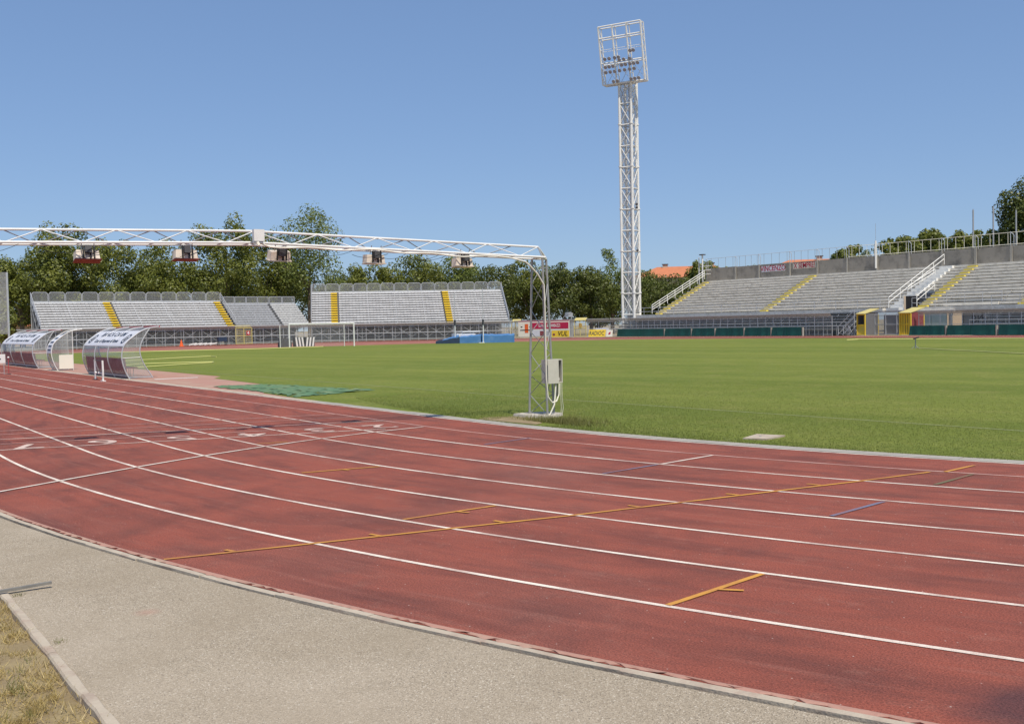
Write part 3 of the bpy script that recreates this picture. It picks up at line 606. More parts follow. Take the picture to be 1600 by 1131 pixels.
#PART2
# ---------------------------------------------------------------- dug-outs
REAR = [(11.53,0.0),(11.42,0.20),(11.35,0.37),(11.28,0.6),(11.24,0.85),(11.26,1.1),(11.34,1.36),(11.50,1.56),(11.73,1.74),(11.95,1.90),(12.16,2.01),(12.41,2.09),(12.80,2.14)]
FRONT = [(12.48,0.0),(12.33,0.25),(12.19,0.47),(12.06,0.75),(11.98,1.04),(11.99,1.27),(12.05,1.47),(12.14,1.66),(12.23,1.81),(12.32,1.95),(12.41,2.07)]
def smooth(pts, n=40):
    P_ = np.array([pts[0]]+list(pts)+[pts[-1]], float); out = []
    for u in np.linspace(0, len(pts)-1-1e-6, n):
        i = int(u); t = u-i; p0,p1,p2,p3 = P_[i:i+4]
        out.append(tuple(0.5*((2*p1)+(p2-p0)*t+(2*p0-5*p1+4*p2-p3)*t*t+(3*p1-p0-3*p2+p3)*t**3)))
    return out
REAR = smooth(REAR); FRONT = smooth(FRONT, 30)
def rear_at(z):
    for (y0,z0),(y1,z1) in zip(REAR, REAR[1:]):
        if z0 <= z <= z1: return y0 + (y1-y0)*(z-z0)/(z1-z0)
    return REAR[-1][0]
def strip(x0, x1, pts, off=0.0, nseg=1):
    mb = MB(); k = len(pts)
    for s in range(nseg+1): mb.v += [(x0+(x1-x0)*s/nseg, y-off, z) for y, z in pts]
    mb.f = [(s*k+i, s*k+i+1, (s+1)*k+i+1, (s+1)*k+i) for s in range(nseg) for i in range(k-1)]
    return mb
def sub(za, zb, n=10): return [(rear_at(za+(zb-za)*i/n), za+(zb-za)*i/n) for i in range(n+1)]
def dugout(x0, x1, label, lines, seats=9):   # x1 > x0, x1 nearest the camera
    o = empty('dugout', ((x0+x1)/2, 11.9, 0), label, 'dugout', 'curved clear team dugouts beside the track')
    nb = 3
    for i in range(nb+1):
        xx = x0 + (x1-x0)*i/nb
        MB().path([(xx, y, z) for y, z in REAR], 0.028, 6).build('rib', 'galv', o)
    for xx in (x0, x1):
        MB().path([(xx, y, z) for y, z in FRONT], 0.026, 6).build('side_rib', 'galv', o)
        mb = MB(); k = len(FRONT); rr = [(rear_at(z), z) for y, z in FRONT]
        mb.v = [(xx, y, z) for y, z in rr] + [(xx, y, z) for y, z in FRONT]; mb.f = [(i, i+1, k+i+1, k+i) for i in range(k-1)]
        mb.build('side_panel', 'polycarb', o)
        MB().tube((xx, 11.27, 0.86), (xx, 12.02, 0.88), 0.014, 5).build('side_rail', 'white_paint', o)
        MB().tube((xx, 11.5, 0.05), (xx, 12.46, 0.05), 0.018, 5).build('side_rail', 'galv', o)
    for i in range(nb):
        a, b = x0+(x1-x0)*i/nb+0.02, x0+(x1-x0)*(i+1)/nb-0.02
        strip(a, b, sub(0.10, 1.34)).build('rear_panel', 'polycarb_tint', o, True)
        strip(a, b, sub(1.98, 2.14, 4)).build('roof_panel', 'polycarb', o, True)
    ban = strip(x0+0.05, x1-0.02, sub(1.36, 1.98, 8), 0.012, 4).build('banner', 'banner_white', o, True)
    for z in (0.10, 1.345, 1.99): MB().tube((x0, rear_at(z), z), (x1, rear_at(z), z), 0.016, 6).build('long_rail', 'galv', o)
    MB().tube((x0-.05, 12.80, 2.14), (x1+.05, 12.80, 2.14), 0.03, 6).build('front_rail', 'red', o)
    # arc length along the banner
    zs = np.linspace(1.36, 1.98, 41); ys = np.array([rear_at(z) for z in zs]); s = np.concatenate([[0], np.cumsum(np.hypot(np.diff(ys), np.diff(zs)))]); sl = s[-1]
    xc, hl = (x0+x1)/2, (x1-x0)/2
    def on(a, b): return (xc + a, float(np.interp(b, s, ys)) - 0.020, float(np.interp(b, s, zs)) + 0.004)
    for body, size, bc, w in lines:
        vs, fs = text_mesh(body, size, 0, 0.0); wd = max(v[0] for v in vs)-min(v[0] for v in vs); k = w*2*hl/wd
        MB().add([on(x*k, bc*sl + y) for x, y, z in vs], fs).build('lettering', 'navy', ban)
    for a in (-0.82, 0.82):
        mb = MB(); nr = 20
        for r_ in (0.30, 0.22): mb.v += [on(a*hl + 1.15*r_*math.cos(t), 0.42*sl + r_*math.sin(t)) for t in (2*math.pi*i/nr for i in range(nr))]
        mb.f = [(i, (i+1)%nr, nr+(i+1)%nr, nr+i) for i in range(nr)]; mb.build('emblem', 'navy', ban)
        mb = MB(); mb.add([on(a*hl+u, 0.42*sl+v) for u, v in ((-0.16,-0.10),(0.0,0.14),(0.16,0.05),(0.05,-0.16))], [(0,1,2,3)]); mb.build('emblem', 'darkgrey', ban)
    MB().box((x0+.1, 11.42, 0.10), (x1-.1, 11.50, 0.16)).build('seat_beam', 'galv_dark', o)
    w = (x1-x0-0.2)/seats
    for i in range(seats):
        xa = x0+0.1+w*i; mb = MB(); mb.box((xa+.03, 11.50, 0.42), (xa+w-.03, 11.92, 0.46)); mb.obox((xa+w/2, 11.42, 0.50), (w/2-.01,0,0), (0,.02,0), (0,-.04,.34)); mb.build('seat', 'maroon', o)
        for xx in (xa+.12, xa+w-.12): MB().tube((xx, 11.75, 0.0), (xx, 11.75, 0.42), 0.012, 4).build('seat_leg', 'galv_dark', o)
dugout(-52.5, -45.4, 'nearest curved dugout with white lettered banner and maroon seats', [('BANCA CARIM', 0.40, 0.70, 0.56), ('Cassa di Risparmio di Rimini', 0.27, 0.26, 0.58)])
dugout(-75.8, -65.0, 'farther curved dugout with white banner at the left edge', [('BANCA CARIM', 0.40, 0.70, 0.56), ('Cassa di Risparmio di Rimini', 0.27, 0.26, 0.58)], 13)
so_ = empty('officials_shelter', (-59.9, 11.9, 0), 'narrow clear shelter with cream front panel between the two dugouts', 'shelter')
for xx in (-60.9, -59.7):
    MB().path([(xx, y, z) for y, z in REAR], 0.022, 6).build('rib', 'white_paint', so_)
    mb = MB(); k = len(REAR); mb.v = [(xx, y, z) for y, z in REAR] + [(xx, 12.30, z) for y, z in REAR]; mb.f = [(i, i+1, k+i+1, k+i) for i in range(k-3)]; mb.build('side_panel', 'polycarb', so_)
    MB().tube((xx, 12.30, 0), (xx, 12.30, 2.05), 0.02, 6).build('post', 'white_paint', so_)
strip(-60.88, -59.72, sub(0.05, 1.98)).build('rear_panel', 'polycarb_tint', so_, True)
bsh = strip(-60.86, -59.74, sub(0.9, 1.85), 0.012).build('banner', 'banner_white', so_, True)
for i in range(4):
    z = 1.05+0.2*i; MB().add([(-60.7, rear_at(z)-.02, z), (-59.9, rear_at(z)-.02, z), (-59.9, rear_at(z+.07)-.02, z+.07), (-60.7, rear_at(z+.07)-.02, z+.07)], [(0,1,2,3)]).build('lettering', 'navy', bsh)
MB().box((-59.70, 11.60, 0.08), (-59.66, 12.29, 0.81)).build('front_panel', 'cream', so_)
strip(-60.88, -59.72, sub(2.0, 2.13, 3)).build('roof_panel', 'polycarb', so_, True)
# hurdle frame on the track in front of the dugout
hf = empty('hurdle_frame', (-45.2, 10.3, 0), 'white hurdle frame standing on the track before the nearest dugout', 'hurdle')
for xx, yy in ((-46.2, 10.36), (-44.3, 10.22)):
    mb = MB(); prof = [(-.035,0),(.035,0),(.07,.25),(.075,.42),(.03,.82),(-.05,.82),(-.02,.42),(-.03,.25)]
    mb.prism(prof, lambda a, z: (xx+a, yy-.03, z), lambda a, z: (xx+a, yy+.03, z)); mb.build('upright', 'white_paint', hf)
    MB().box((xx-.25, yy-.06, 0.0), (xx+.25, yy+.06, 0.03)).build('foot', 'white_paint' if xx > -45 else 'darkgrey', hf)
MB().tube((-46.2, 10.36, 0.80), (-44.3, 10.22, 0.80), 0.02, 6).build('cross_bar', 'darkgrey', hf)
for u in (.2,.5,.75): MB().sphere((-46.2+1.9*u, 10.30, 0.30), 0.05).build('knob', 'white_paint', hf)
# marker board and rod at the left edge
mk = empty('marker_board', (-57.0, 8.35, 0), 'small white marker board on legs beside the track at the left edge', 'sign board')
MB().box((-57.02, 7.9, 0.55), (-56.98, 8.62, 0.98)).build('board', 'white_paint', mk); MB().box((-56.975, 8.3, 0.72), (-56.97, 8.42, 0.78)).build('print', 'black', mk)
for yy in (7.95, 8.55): MB().tube((-57, yy, 0), (-57, yy, 0.56), 0.015, 5).build('leg', 'galv', mk)
rd = empty('marker_rod', (-56.75, 8.72, 0), 'thin red rod with white knob standing beside the white marker board', 'rod')
MB().tube((-56.75, 8.72, 0.02), (-56.75, 8.72, 0.78), 0.016, 6).build('rod', 'red', rd); MB().sphere((-56.75, 8.72, 0.82), 0.05).build('knob', 'white_paint', rd); MB().tube((-56.75,8.72,0),(-56.75,8.72,0.03),0.12,8).build('base','darkgrey',rd)
MB().box((-43.9,12.1,-.003),(-43.75,13.85,0.012)).build('timber_strip','white_paint')
tag(bpy.data.objects['timber_strip'], 'pale wooden strip lying on the paving right of the nearest dugout', 'timber strip')
# ---------------------------------------------------------------- tapes and hoses on the grass
def hose(pts, r, label, cat='hose', mt='hose_yellow'):
    tag(MB().path([(x, y, r) for x, y in pts], r, 5).build('field_hose', mt), label, cat, 'hoses and tapes on the pitch')
hose([(-106.5,25),(-105.6,28.4),(-105,32.7),(-102.5,38.2),(-103.2,43),(-104.2,46.3)], 0.045, 'yellow tape along the far grass edge left of the goal')
hose([(-72,17.2),(-74.6,19.8),(-77,23),(-78.9,26.0),(-76.5,25.6)], 0.035, 'farther yellow hose stretched on the grass behind the nearest dugout')
hose([(-63,15.6),(-65.6,17.4),(-65.2,19.6),(-64.2,21.3),(-63.0,20.8),(-61.2,18.2),(-59.0,15.4)], 0.03, 'looped yellow hose on the grass just behind the nearest dugout')
hose([(-60.0,75.1),(-60.6,77.3),(-55,78.6),(-48.9,79.6),(-44,80)], 0.05, 'pale yellow hose along the far touchline in front of the yellow cages')
hose([(-40.3,56.8),(-39.1,55.8),(-36.4,54),(-33.6,52.4),(-31.5,51),(-26,47.6)], 0.028, 'thin yellow hose running from the sprinkler to the right edge')
sp = empty('sprinkler', (-39.7,56.0,0), 'small upright sprinkler standing in the right part of the pitch', 'sprinkler')
MB().tube((-39.7,56,0),(-39.7,56,0.6),0.03,6).build('riser','galv_dark',sp); MB().tube((-39.9,56.1,0.6),(-39.4,55.9,0.68),0.04,6).build('head','darkgrey',sp)
for a in (0,2.1,4.2): MB().tube((-39.7,56,0.2),(-39.7+.25*math.cos(a),56+.25*math.sin(a),0.0),0.015,4).build('leg','galv_dark',sp)
# ---------------------------------------------------------------- goal
go = empty('football_goal', (-104,46.15,0), 'white football goal with net stanchions at the far end of the pitch', 'goal')
for yy in (42.5, 49.8):
    MB().tube((-104,yy,0),(-104,yy,2.44),0.075,8).build('post','white_paint',go)
    MB().tube((-105.9,yy-.25,0),(-105.9,yy-.25,2.3),0.045,6).build('stanchion','white_paint',go)
MB().tube((-104,42.44,2.44),(-104,49.86,2.44),0.07,8).build('crossbar','white_paint',go)
mb = MB(); mb.v = [(-104.05,42.5,2.42),(-104.05,49.8,2.42),(-105.9,49.55,2.25),(-105.9,42.25,2.25),(-106.1,42.25,0),(-106.1,49.55,0)]; mb.f = [(0,1,2,3),(3,2,5,4)]
make_wire_mat('net', (0.8,0.8,0.8), 0.07); mb.build('net','net',go)
# striped boards behind the goal
for i, (x, y) in enumerate(((-110.2,46.1),(-109.9,47.2))):
    o = empty('striped_block', (x,y,0), ('left' if i==0 else 'right')+' of two black and white striped blocks behind the goal', 'block', 'striped blocks behind the goal')
    MB().box((x-.4,y-.5,0),(x+.3,y+.5,1.05)).build('block','darkgrey',o)
    for q in range(3): MB().obox((x+.31,y-.36+.36*q,0.52),(.005,0,0),(0,.09,0),(0,.07*(1 if i else -1),.50)).build('stripe','white_paint',o)
o = empty('equipment_crate', (-110.6,44.6,0), 'dark grey equipment crates stacked behind the left goal post', 'crate')
MB().box((-111,44.0,0),(-110.2,45.3,0.5)).build('lower_crate','darkgrey',o); MB().box((-111,44.1,0.505),(-110.2,45.2,0.95)).build('upper_crate','darkgrey',o)
# ---------------------------------------------------------------- jump mats and uprights
hm = empty('landing_mat', (-100,62,0), 'long blue landing mat with sagging cover at the far edge of the grass', 'landing mat')
def slab(p0, p1, wd, h0, h1, mt, name):
    p0, p1 = Vector((*p0,0)), Vector((*p1,0)); d = (p1-p0); n_ = Vector((-d.y, d.x, 0)).normalized()*wd; mb = MB(); k = 10
    for s in range(k+1):
        p = p0 + d*s/k; h = h0+(h1-h0)*s/k + rnd.uniform(-.05,.05)
        mb.v += [tuple(p), tuple(p+Vector((0,0,h*0.92))), tuple(p+n_*0.06+Vector((0,0,h))), tuple(p+n_*0.5+Vector((0,0,h*1.10))), tuple(p+n_+Vector((0,0,h))), tuple(p+n_)]
    mb.f = [(s*6+i, (s+1)*6+i, (s+1)*6+i+1, s*6+i+1) for s in range(k) for i in range(5)] + [(0,1,2,3,4,5), tuple(k*6+i for i in (5,4,3,2,1,0))]
    mb.build(name, mt, hm, False)
slab((-102.6,59.0),(-101.2,61.2), 3.0, 0.25, 0.7, 'navy', 'torn_end')
slab((-101.2,61.25),(-99.75,63.1), 3.0, 0.72, 0.85, 'blue', 'cushion')
slab((-99.65,63.2),(-97.7,66.2), 3.2, 0.88, 0.86, 'blue', 'cushion')
slab((-102.3,59.6),(-101.3,61.2), 2.2, 0.33, 0.85, 'blue', 'cover_flap')
sh = empty('equipment_shed', (-103.0,63.0,0), 'low white shed with flat roof behind the blue landing mat', 'shed')
MB().box((-104.0,61.9,0),(-102.9,64.4,1.05)).build('wall','white_paint',sh); MB().box((-104.2,62.6,1.2),(-102.8,65.0,1.32)).build('roof','white_paint',sh)
for yy in (62.7,63.5): MB().box((-102.895,yy-.32,0.1),(-102.885,yy+.32,0.95)).build('door_panel','banner_white',sh)
for yy in (62.65,64.9): MB().tube((-102.9,yy,1.04),(-102.9,yy,1.21),0.04,5).build('roof_post','galv',sh)
for i, (x, y, h) in enumerate(((-101.9,61.1,5.6),(-99.6,63.35,6.0))):
    o = empty('vault_upright', (x,y,0), ('left' if i == 0 else 'right')+' tall thin pole vault upright beside the blue landing mat', 'upright', 'pole vault uprights')
    MB().tube((x,y,0.0),(x,y,2.0),0.06,6).build('lower_tube','white_paint',o); MB().tube((x,y,1.95),(x,y,h),0.035,6).build('upper_tube','galv',o)
    MB().box((x-.1,y-.6,0),(x+.1,y+.6,0.06)).build('base','white_paint',o); MB().box((x-.1,y-.08,2.0),(x+.1,y+.08,2.6)).build('bracket','darkgrey',o)
# ---------------------------------------------------------------- scaffold stands at the far end
def sect(O, ang, z0, rise, run):
    u = Vector((math.sin(R(ang)), math.cos(R(ang)), 0)); v = Vector((-math.cos(R(ang)), math.sin(R(ang)), 0)); O = Vector((O[0],O[1],0))
    return lambda a, b, z: O + u*a + v*b + Vector((0,0,z)), u, v
def stand(name_label, O, ang, length, rows, z0, rise, run, stairs, mats, panel_w, guard_h, rounded, gap=0.14, ends=True):
    F, u, v = sect(O, ang, z0, rise, run)
    o = empty('bleacher_stand', tuple(F(length/2, 0, 0)), name_label, 'grandstand', 'bleacher stands at the far end')
    sw = 0.5; n = int(length/sw)
    seatm = []
    for var in range(3):
        mb = MB()
        for i in range(n):
            a = i*sw
            if any(s-0.5 < a+sw/2 < s+0.5 for s in stairs): continue
            mt_top = rise - 0.004 + rnd.uniform(-.012,.006); lo = gap + rnd.uniform(-.012,.012)
            prof = [(a+.004,mt_top),(a+.496,mt_top),(a+.496,lo+.045),(a+.43,lo),(a+.07,lo),(a+.004,lo+.045)]
            d = rnd.uniform(-.01,.01)
            mb.prism(prof, lambda p, z: (p, 0.03+d, z), lambda p, z: (p, 0.33, z))
        mb.v = [tuple(Vector((0,0,0)) + u*p + v*b + Vector((0,0,z))) for p, b, z in mb.v]
        seatm.append(mb.mesh('bench_row', mats[0]))
    deck = MB().box((0, 0.0, -0.03), (length, run*0.999, -0.004)); deck.box((0, run-.04, 0.0), (length, run-.01, rise*0.98))
    deck.v = [tuple(u*p + v*b + Vector((0,0,z))) for p, b, z in deck.v]; deckm = deck.mesh('row_deck', 'deck')
    stepm = MB().box((-0.48, 0.0, 0.13), (0.48, 0.42, rise-.02)); stepm.v = [tuple(u*p + v*b + Vector((0,0,z))) for p, b, z in stepm.v]; stepm = stepm.mesh('stair_step', 'yellow')
    for r in range(rows):
        P = F(0, run*r, z0 + rise*r)
        rw = place(seatm[(r*2+r//3) % 3], 'bench_row', o, tuple(P)); rw['kind'] = 'stuff'; place(deckm, 'row_deck', o, tuple(P))
        for s in stairs: place(stepm, 'stair_step', o, tuple(F(s, run*r, z0+rise*r)))
    zt = z0 + rise*rows; bt = run*rows
    k = max(1, round(length/panel_w)); w = length/k
    for i in range(k):
        a, b = i*w+.06, (i+1)*w-.06; z1, z2 = zt+0.12, zt+guard_h
        c = 0.22 if rounded else 0.0
        pts = [(a,z1),(a,z2-c),(a+c,z2),(b-c,z2),(b,z2-c),(b,z1)] if rounded else [(a,z1),(a,z2),(b,z2),(b,z1)]
        gp_ = MB().path([F(p, bt, z) for p, z in pts] + [F(a, bt, z1)], 0.04, 5).build('guard_panel', 'galv', o)
        ms = MB(); ms.add([F(p, bt, z) for p, z in pts], [tuple(range(len(pts)))]); ms.build('wire_mesh', 'wire_thin', gp_)
    MB().tube(F(0, bt-.05, zt+.05), F(length, bt-.05, zt+.05), 0.05, 5).build('top_rail', 'galv', o)
    # module dividers running up the slope
    for i in range(1, k):
        a = i*w
        if i % 2 == 0: MB().tube(F(a, -.05, z0+rise*.6), F(a, bt, zt+.15), 0.025, 4).build('slope_rail', 'galv', o)
    mb = MB(); mb.add([F(0,bt+.1,0),F(length,bt+.1,0),F(length,bt+.1,zt-.1),F(0,bt+.1,zt-.1)],[(0,1,2,3)]); mb.build('added_dark_backing','deck',o)  # added dark sheet closing the rear, so the undercroft looks shaded
    for a, sg in (((0.0,-1),(length,1)) if ends else ()):
        aa = a + 0.06*sg
        for q in range(0, rows+1, 2):
            MB().tube(F(aa, run*q, z0+rise*q-.2), F(aa, run*q, z0+rise*q+1.15), 0.035, 5).build('end_post', 'galv', o)
        for h in (0.35, 0.75, 1.15): MB().tube(F(aa, 0, z0+h), F(aa, bt, zt+h), 0.035, 5).build('end_rail', 'galv', o)
        MB().tube(F(aa, bt, 0), F(aa, bt, zt+guard_h), 0.05, 5).build('end_post', 'galv', o)
        for q in range(0, rows+1, 3): MB().tube(F(aa, run*q, 0), F(aa, run*q, z0+rise*q), 0.04, 5).build('scaffold_post', 'galv_dark', o)
        MB().tube(F(aa, 0, 0.3), F(aa, bt, zt-.4), 0.035, 5).build('scaffold_brace', 'galv_dark', o)
    nb = int(length/2.4)
    for i in range(nb+1):
        a = length*i/nb
        for b in (0.25, 2.4, 4.6): MB().tube(F(a, b, 0), F(a, b, z0+rise*(b/run)-.1), 0.035, 5).build('scaffold_post', 'galv_dark', o)
        if i < nb:
            a2 = length*(i+1)/nb
            MB().tube(F(a, 0.3, 0.5), F(a2, 0.3, z0-.2), 0.022, 4).build('scaffold_brace', 'galv', o); MB().tube(F(a, 0.3, z0-.2), F(a2, 0.3, 0.5), 0.022, 4).build('scaffold_brace', 'galv', o)
    for h in (0.25, 1.15):
        MB().tube(F(0, 0.2, h), F(length, 0.2, h), 0.03, 5).build('ledger_tube', 'galv', o)
    for b, h in ((2.4,0.6),(2.4,1.5),(4.6,0.9),(4.6,1.8),(4.6,2.6)): MB().tube(F(0, b, h), F(length, b, h), 0.04, 5).build('ledger_tube', 'galv', o)
    return o, F
stand('left white seated bleacher stand with two yellow stair aisles', (-145,26.2), 0, 25.2, 11, 2.38, 0.335, 0.55, (9.3,24.5), ('seat_white',), 2.05, 1.35, True)
stand('lower grey middle section between the two white bleacher stands', (-145,51.55), 0, 6.9, 10, 2.35, 0.335, 0.55, (), ('seat_grey',), 1.7, 1.05, False, 0.06, False)
stand('small pale section left of the right hand bleacher stand', (-145,58.5), 0, 4.0, 10, 2.35, 0.335, 0.55, (), ('seat_pale',), 1.7, 1.05, False, 0.05, False)
stand('right hand white bleacher stand, tallest, with two yellow stair aisles', (-144.9,62.7), 24.4, 29.0, 14, 2.28, 0.36, 0.5, (3.3,20.2), ('seat_white',), 2.1, 1.35, True)
# ---------------------------------------------------------------- perimeter fence
pm_post = MB().tube((0,0,-0.05),(0,0,2.15),0.035,6).tube((0,0,2.12),(0.0,0.0,2.2),0.05,6).mesh('post','galv')
def fence(pts, label, top=True, lean=0.35, sp_=1.22, skip=()):
    o = empty('perimeter_fence', (pts[0][0],pts[0][1],0), label, 'fence', 'galvanised perimeter fencing')
    for a, b in zip(pts, pts[1:]):
        a, b = Vector((*a,0)), Vector((*b,0)); d = b-a; ln = d.length; d.normalize(); n_ = Vector((d.y,-d.x,0)); k = max(1, int(ln/sp_))
        for i in range(k+1): place(pm_post, 'post', o, tuple(a + d*ln*i/k))
        for h in (0.12, 1.1, 2.05): MB().tube(a+Vector((0,0,h)), b+Vector((0,0,h)), 0.024, 5).build('rail', 'galv', o)
        mb = MB(); mb.add([a+Vector((0,0,0.1)), b+Vector((0,0,0.1)), b+Vector((0,0,2.1)), a+Vector((0,0,2.1))], [(0,1,2,3)]); mb.build('wire_mesh', 'wire_faint', o)
        if top:
            q = n_*lean + Vector((0,0,2.52)); p_ = Vector((0,0,2.14))
            mb = MB(); mb.add([a+p_, b+p_, b+q, a+q], [(0,1,2,3)]); mb.build('top_mesh', 'wire_dense', o); MB().tube(a+q, b+q, 0.03, 5).build('top_rail', 'galv', o)
    return o
fence([(-143.7,14),(-143.7,62.3),(-131.6,88.9)], 'long grey wire fence in front of the far bleacher stands')
fence([(-131.3,89.1),(-121.9,93.2)], 'corner length of wire fence left of the yellow gate lettered D')
fence([(-120.2,94.0),(-117,95.6),(-115.5,97.0),(-79.5,97.0)], 'long wire fence in front of the concrete stand, left of the yellow cages')
fence([(-68.5,97.2),(-30,97.2)], 'wire fence at the right end in front of the concrete stand')
# ---------------------------------------------------------------- gates and boards in the far corner
def gate(c, d, w, h, label, letter, mt='yellow_pale', roof=False):
    c = Vector((*c,0)); d = Vector((*d,0)).normalized(); n_ = Vector((d.y,-d.x,0))
    o = empty('fence_gate', tuple(c), label, 'gate', 'yellow gates in the perimeter fence')
    P = lambda a, b, z: c + d*a + n_*b + Vector((0,0,z))
    for a in (-w/2, 0, w/2): MB().tube(P(a,0,0), P(a,0,h), 0.055, 6).build('frame_post', mt, o)
    for z in (0.08, h*0.5, h-.05): MB().tube(P(-w/2,0,z), P(w/2,0,z), 0.05, 6).build('frame_rail', mt, o)
    for z in (0.35,0.6,0.85,1.35,1.6,1.85): MB().tube(P(-w/2,0,z), P(w/2,0,z), 0.022, 4).build('gate_bar', 'yellow_dull', o)
    mb = MB(); mb.add([P(-w/2,-.02,.1),P(w/2,-.02,.1),P(w/2,-.02,h-.05),P(-w/2,-.02,h-.05)], [(0,1,2,3)]); mb.build('wire_mesh', 'wire_thin', o)
    mb = MB(); mb.add([P(-w/2,0.05,h),P(w/2,0.05,h),P(w/2,-0.5,h+.35),P(-w/2,-.5,h+.35)], [(0,1,2,3)]); mb.build('roof_panel', mt, o)
    if letter:
        mb = MB(); mb.obox(P(w*0.26 if letter == '4' else w*.05,0.07,h*0.68), d*0.26, n_*0.01, Vector((0,0,0.30))); pl = mb.build('plate', 'red' if letter == '4' else 'yellow_dull', o)
        lettering(letter, 0.62, lambda x, y: tuple(P((w*0.26 if letter == '4' else w*.05)+x, 0.085, h*0.68+y)), 'white_paint' if letter == '4' else 'red', 'lettering', pl)
    return o
CD = (16.0, 6.7)
gate((-143.5,52.0), (0,1), 2.3, 2.25, 'yellow gate with red number plate below the left stand', '4')
gate((-131.4,89.3), CD, 1.5, 2.4, 'plain yellow gate right of the tall bleacher stand', None)
gate((-121.1,93.4), CD, 1.9, 2.4, 'yellow gate lettered D in the far corner fence', 'D')
cd = Vector((*CD,0)).normalized(); cn = Vector((cd.y,-cd.x,0))
def board(p0, p1, z0, z1, mt, label, cat, lean=0.0, name='advertising_board'):
    p0, p1 = Vector((*p0,0)), Vector((*p1,0)); d = (p1-p0); ln = d.length; d.normalize(); n_ = Vector((d.y,-d.x,0)); c = (p0+p1)/2
    o = empty(name, tuple(c), label, cat)
    P = lambda a, b, z: c + d*a + n_*(b - lean*(z-z0)/(z1-z0)) + Vector((0,0,z))
    mb = MB(); mb.prism([(-ln/2,z0),(ln/2,z0),(ln/2,z1),(-ln/2,z1)], lambda a, z: P(a,0.03,z), lambda a, z: P(a,-0.03,z)); pl = mb.build('panel', mt, o)
    for a in (-ln/2+.15, ln/2-.15): MB().tube(P(a,-.06,0), P(a,-.06,z1*.9), 0.03, 4).build('support', 'galv', o)
    return o, pl, P, ln
o, pl, P, ln = board((-129.9,88.75),(-121.9,92.1), 0.15, 2.45, 'cream', 'large cream advertising hoarding with crimson lettered strip in the far corner', 'hoarding')
def patch(a0,a1,z0,z1,mt,name,off=0.045): mb = MB(); mb.add([P(a0,off,z0),P(a1,off,z0),P(a1,off,z1),P(a0,off,z1)],[(0,1,2,3)]); return mb.build(name, mt, pl)
r_ = patch(-1.9,4.2,1.25,2.15,'crimson','print'); lettering('GIANNI & GAMBAZZI', 0.62, lambda x,y: tuple(P(1.0+x,0.055,1.70+y)), 'white_paint', 'lettering', pl, sx=0.62)
patch(-4.3,4.3,2.35,2.44,'crimson','print'); patch(-3.2,-2.6,0.7,2.0,'orange_red','print'); patch(-4.0,-2.0,1.05,1.17,'black','print',0.05); patch(-3.9,-3.6,1.5,1.65,'black','print'); patch(-2.4,-2.1,1.5,1.65,'black','print')
patch(-1.9,4.2,0.2,1.1,'banner_white','print'); patch(-0.6,0.2,0.25,0.95,'maroon','print',0.05); patch(0.5,2.2,0.3,0.9,'seat_grey','print',0.05)
o, pl, P, ln = board((-123.6,90.2),(-121.0,91.35), 0.05, 1.0, 'yellow', 'yellow advertising board with black letters VUL below the hoarding', 'advertising board')
lettering('VUL', 0.95, lambda x,y: tuple(P(0.35+x,0.05,0.52+y)), 'black', 'lettering', pl, sx=0.95, shear=0.25)
mb = MB(); mb.add([P(-1.05+0.22*math.cos(t),0.05,0.42+0.16*math.sin(t)) for t in np.linspace(0,6.28,9)[:-1]], [tuple(range(8))]); mb.build('emblem','maroon',pl)
o, pl, P, ln = board((-118.3,92.7),(-115.9,93.75), 0.03, 1.02, 'yellow', 'leaning yellow advertising board with thin letters RADIOC', 'advertising board', 0.3)
lettering('RADIOC', 0.78, lambda x,y: tuple(P(x-.05,0.05,0.5+y)), 'darkgrey', 'lettering', pl, sx=0.8)
o, pl, P, ln = board((-117.9,93.6),(-116.0,94.4), 0.03, 1.22, 'banner_white', 'white board standing just behind the yellow RADIOC board', 'advertising board', 0.2)
o, pl, P, ln = board((-115.75,93.85),(-114.9,94.2), 0.03, 0.95, 'cream', 'small cream board with red marks beside the RADIOC board', 'advertising board', 0.2)
mb = MB(); mb.add([P(-.2,.05,.3),P(.15,.05,.35),P(.2,.05,.7),P(-.1,.05,.6)],[(0,1,2,3)]); mb.build('print','crimson',pl)
fd = empty('fence_stair', (-124.9,93.2,0), 'grey raised access stair behind the corner fence', 'stair')
MB().path([(-126.6,92.9,2.35),(-125.4,93.4,2.55),(-124.6,93.7,3.5),(-123.9,94.0,3.55),(-123.9,94.0,0)],0.05,5).build('handrail','galv',fd); MB().box((-124.8,93.5,2.9),(-123.9,94.3,3.5)).build('cage','wire',fd)
MB().box((-125.6,93.6,0),(-124.0,94.4,2.5)).build('flight','galv_dark',fd)
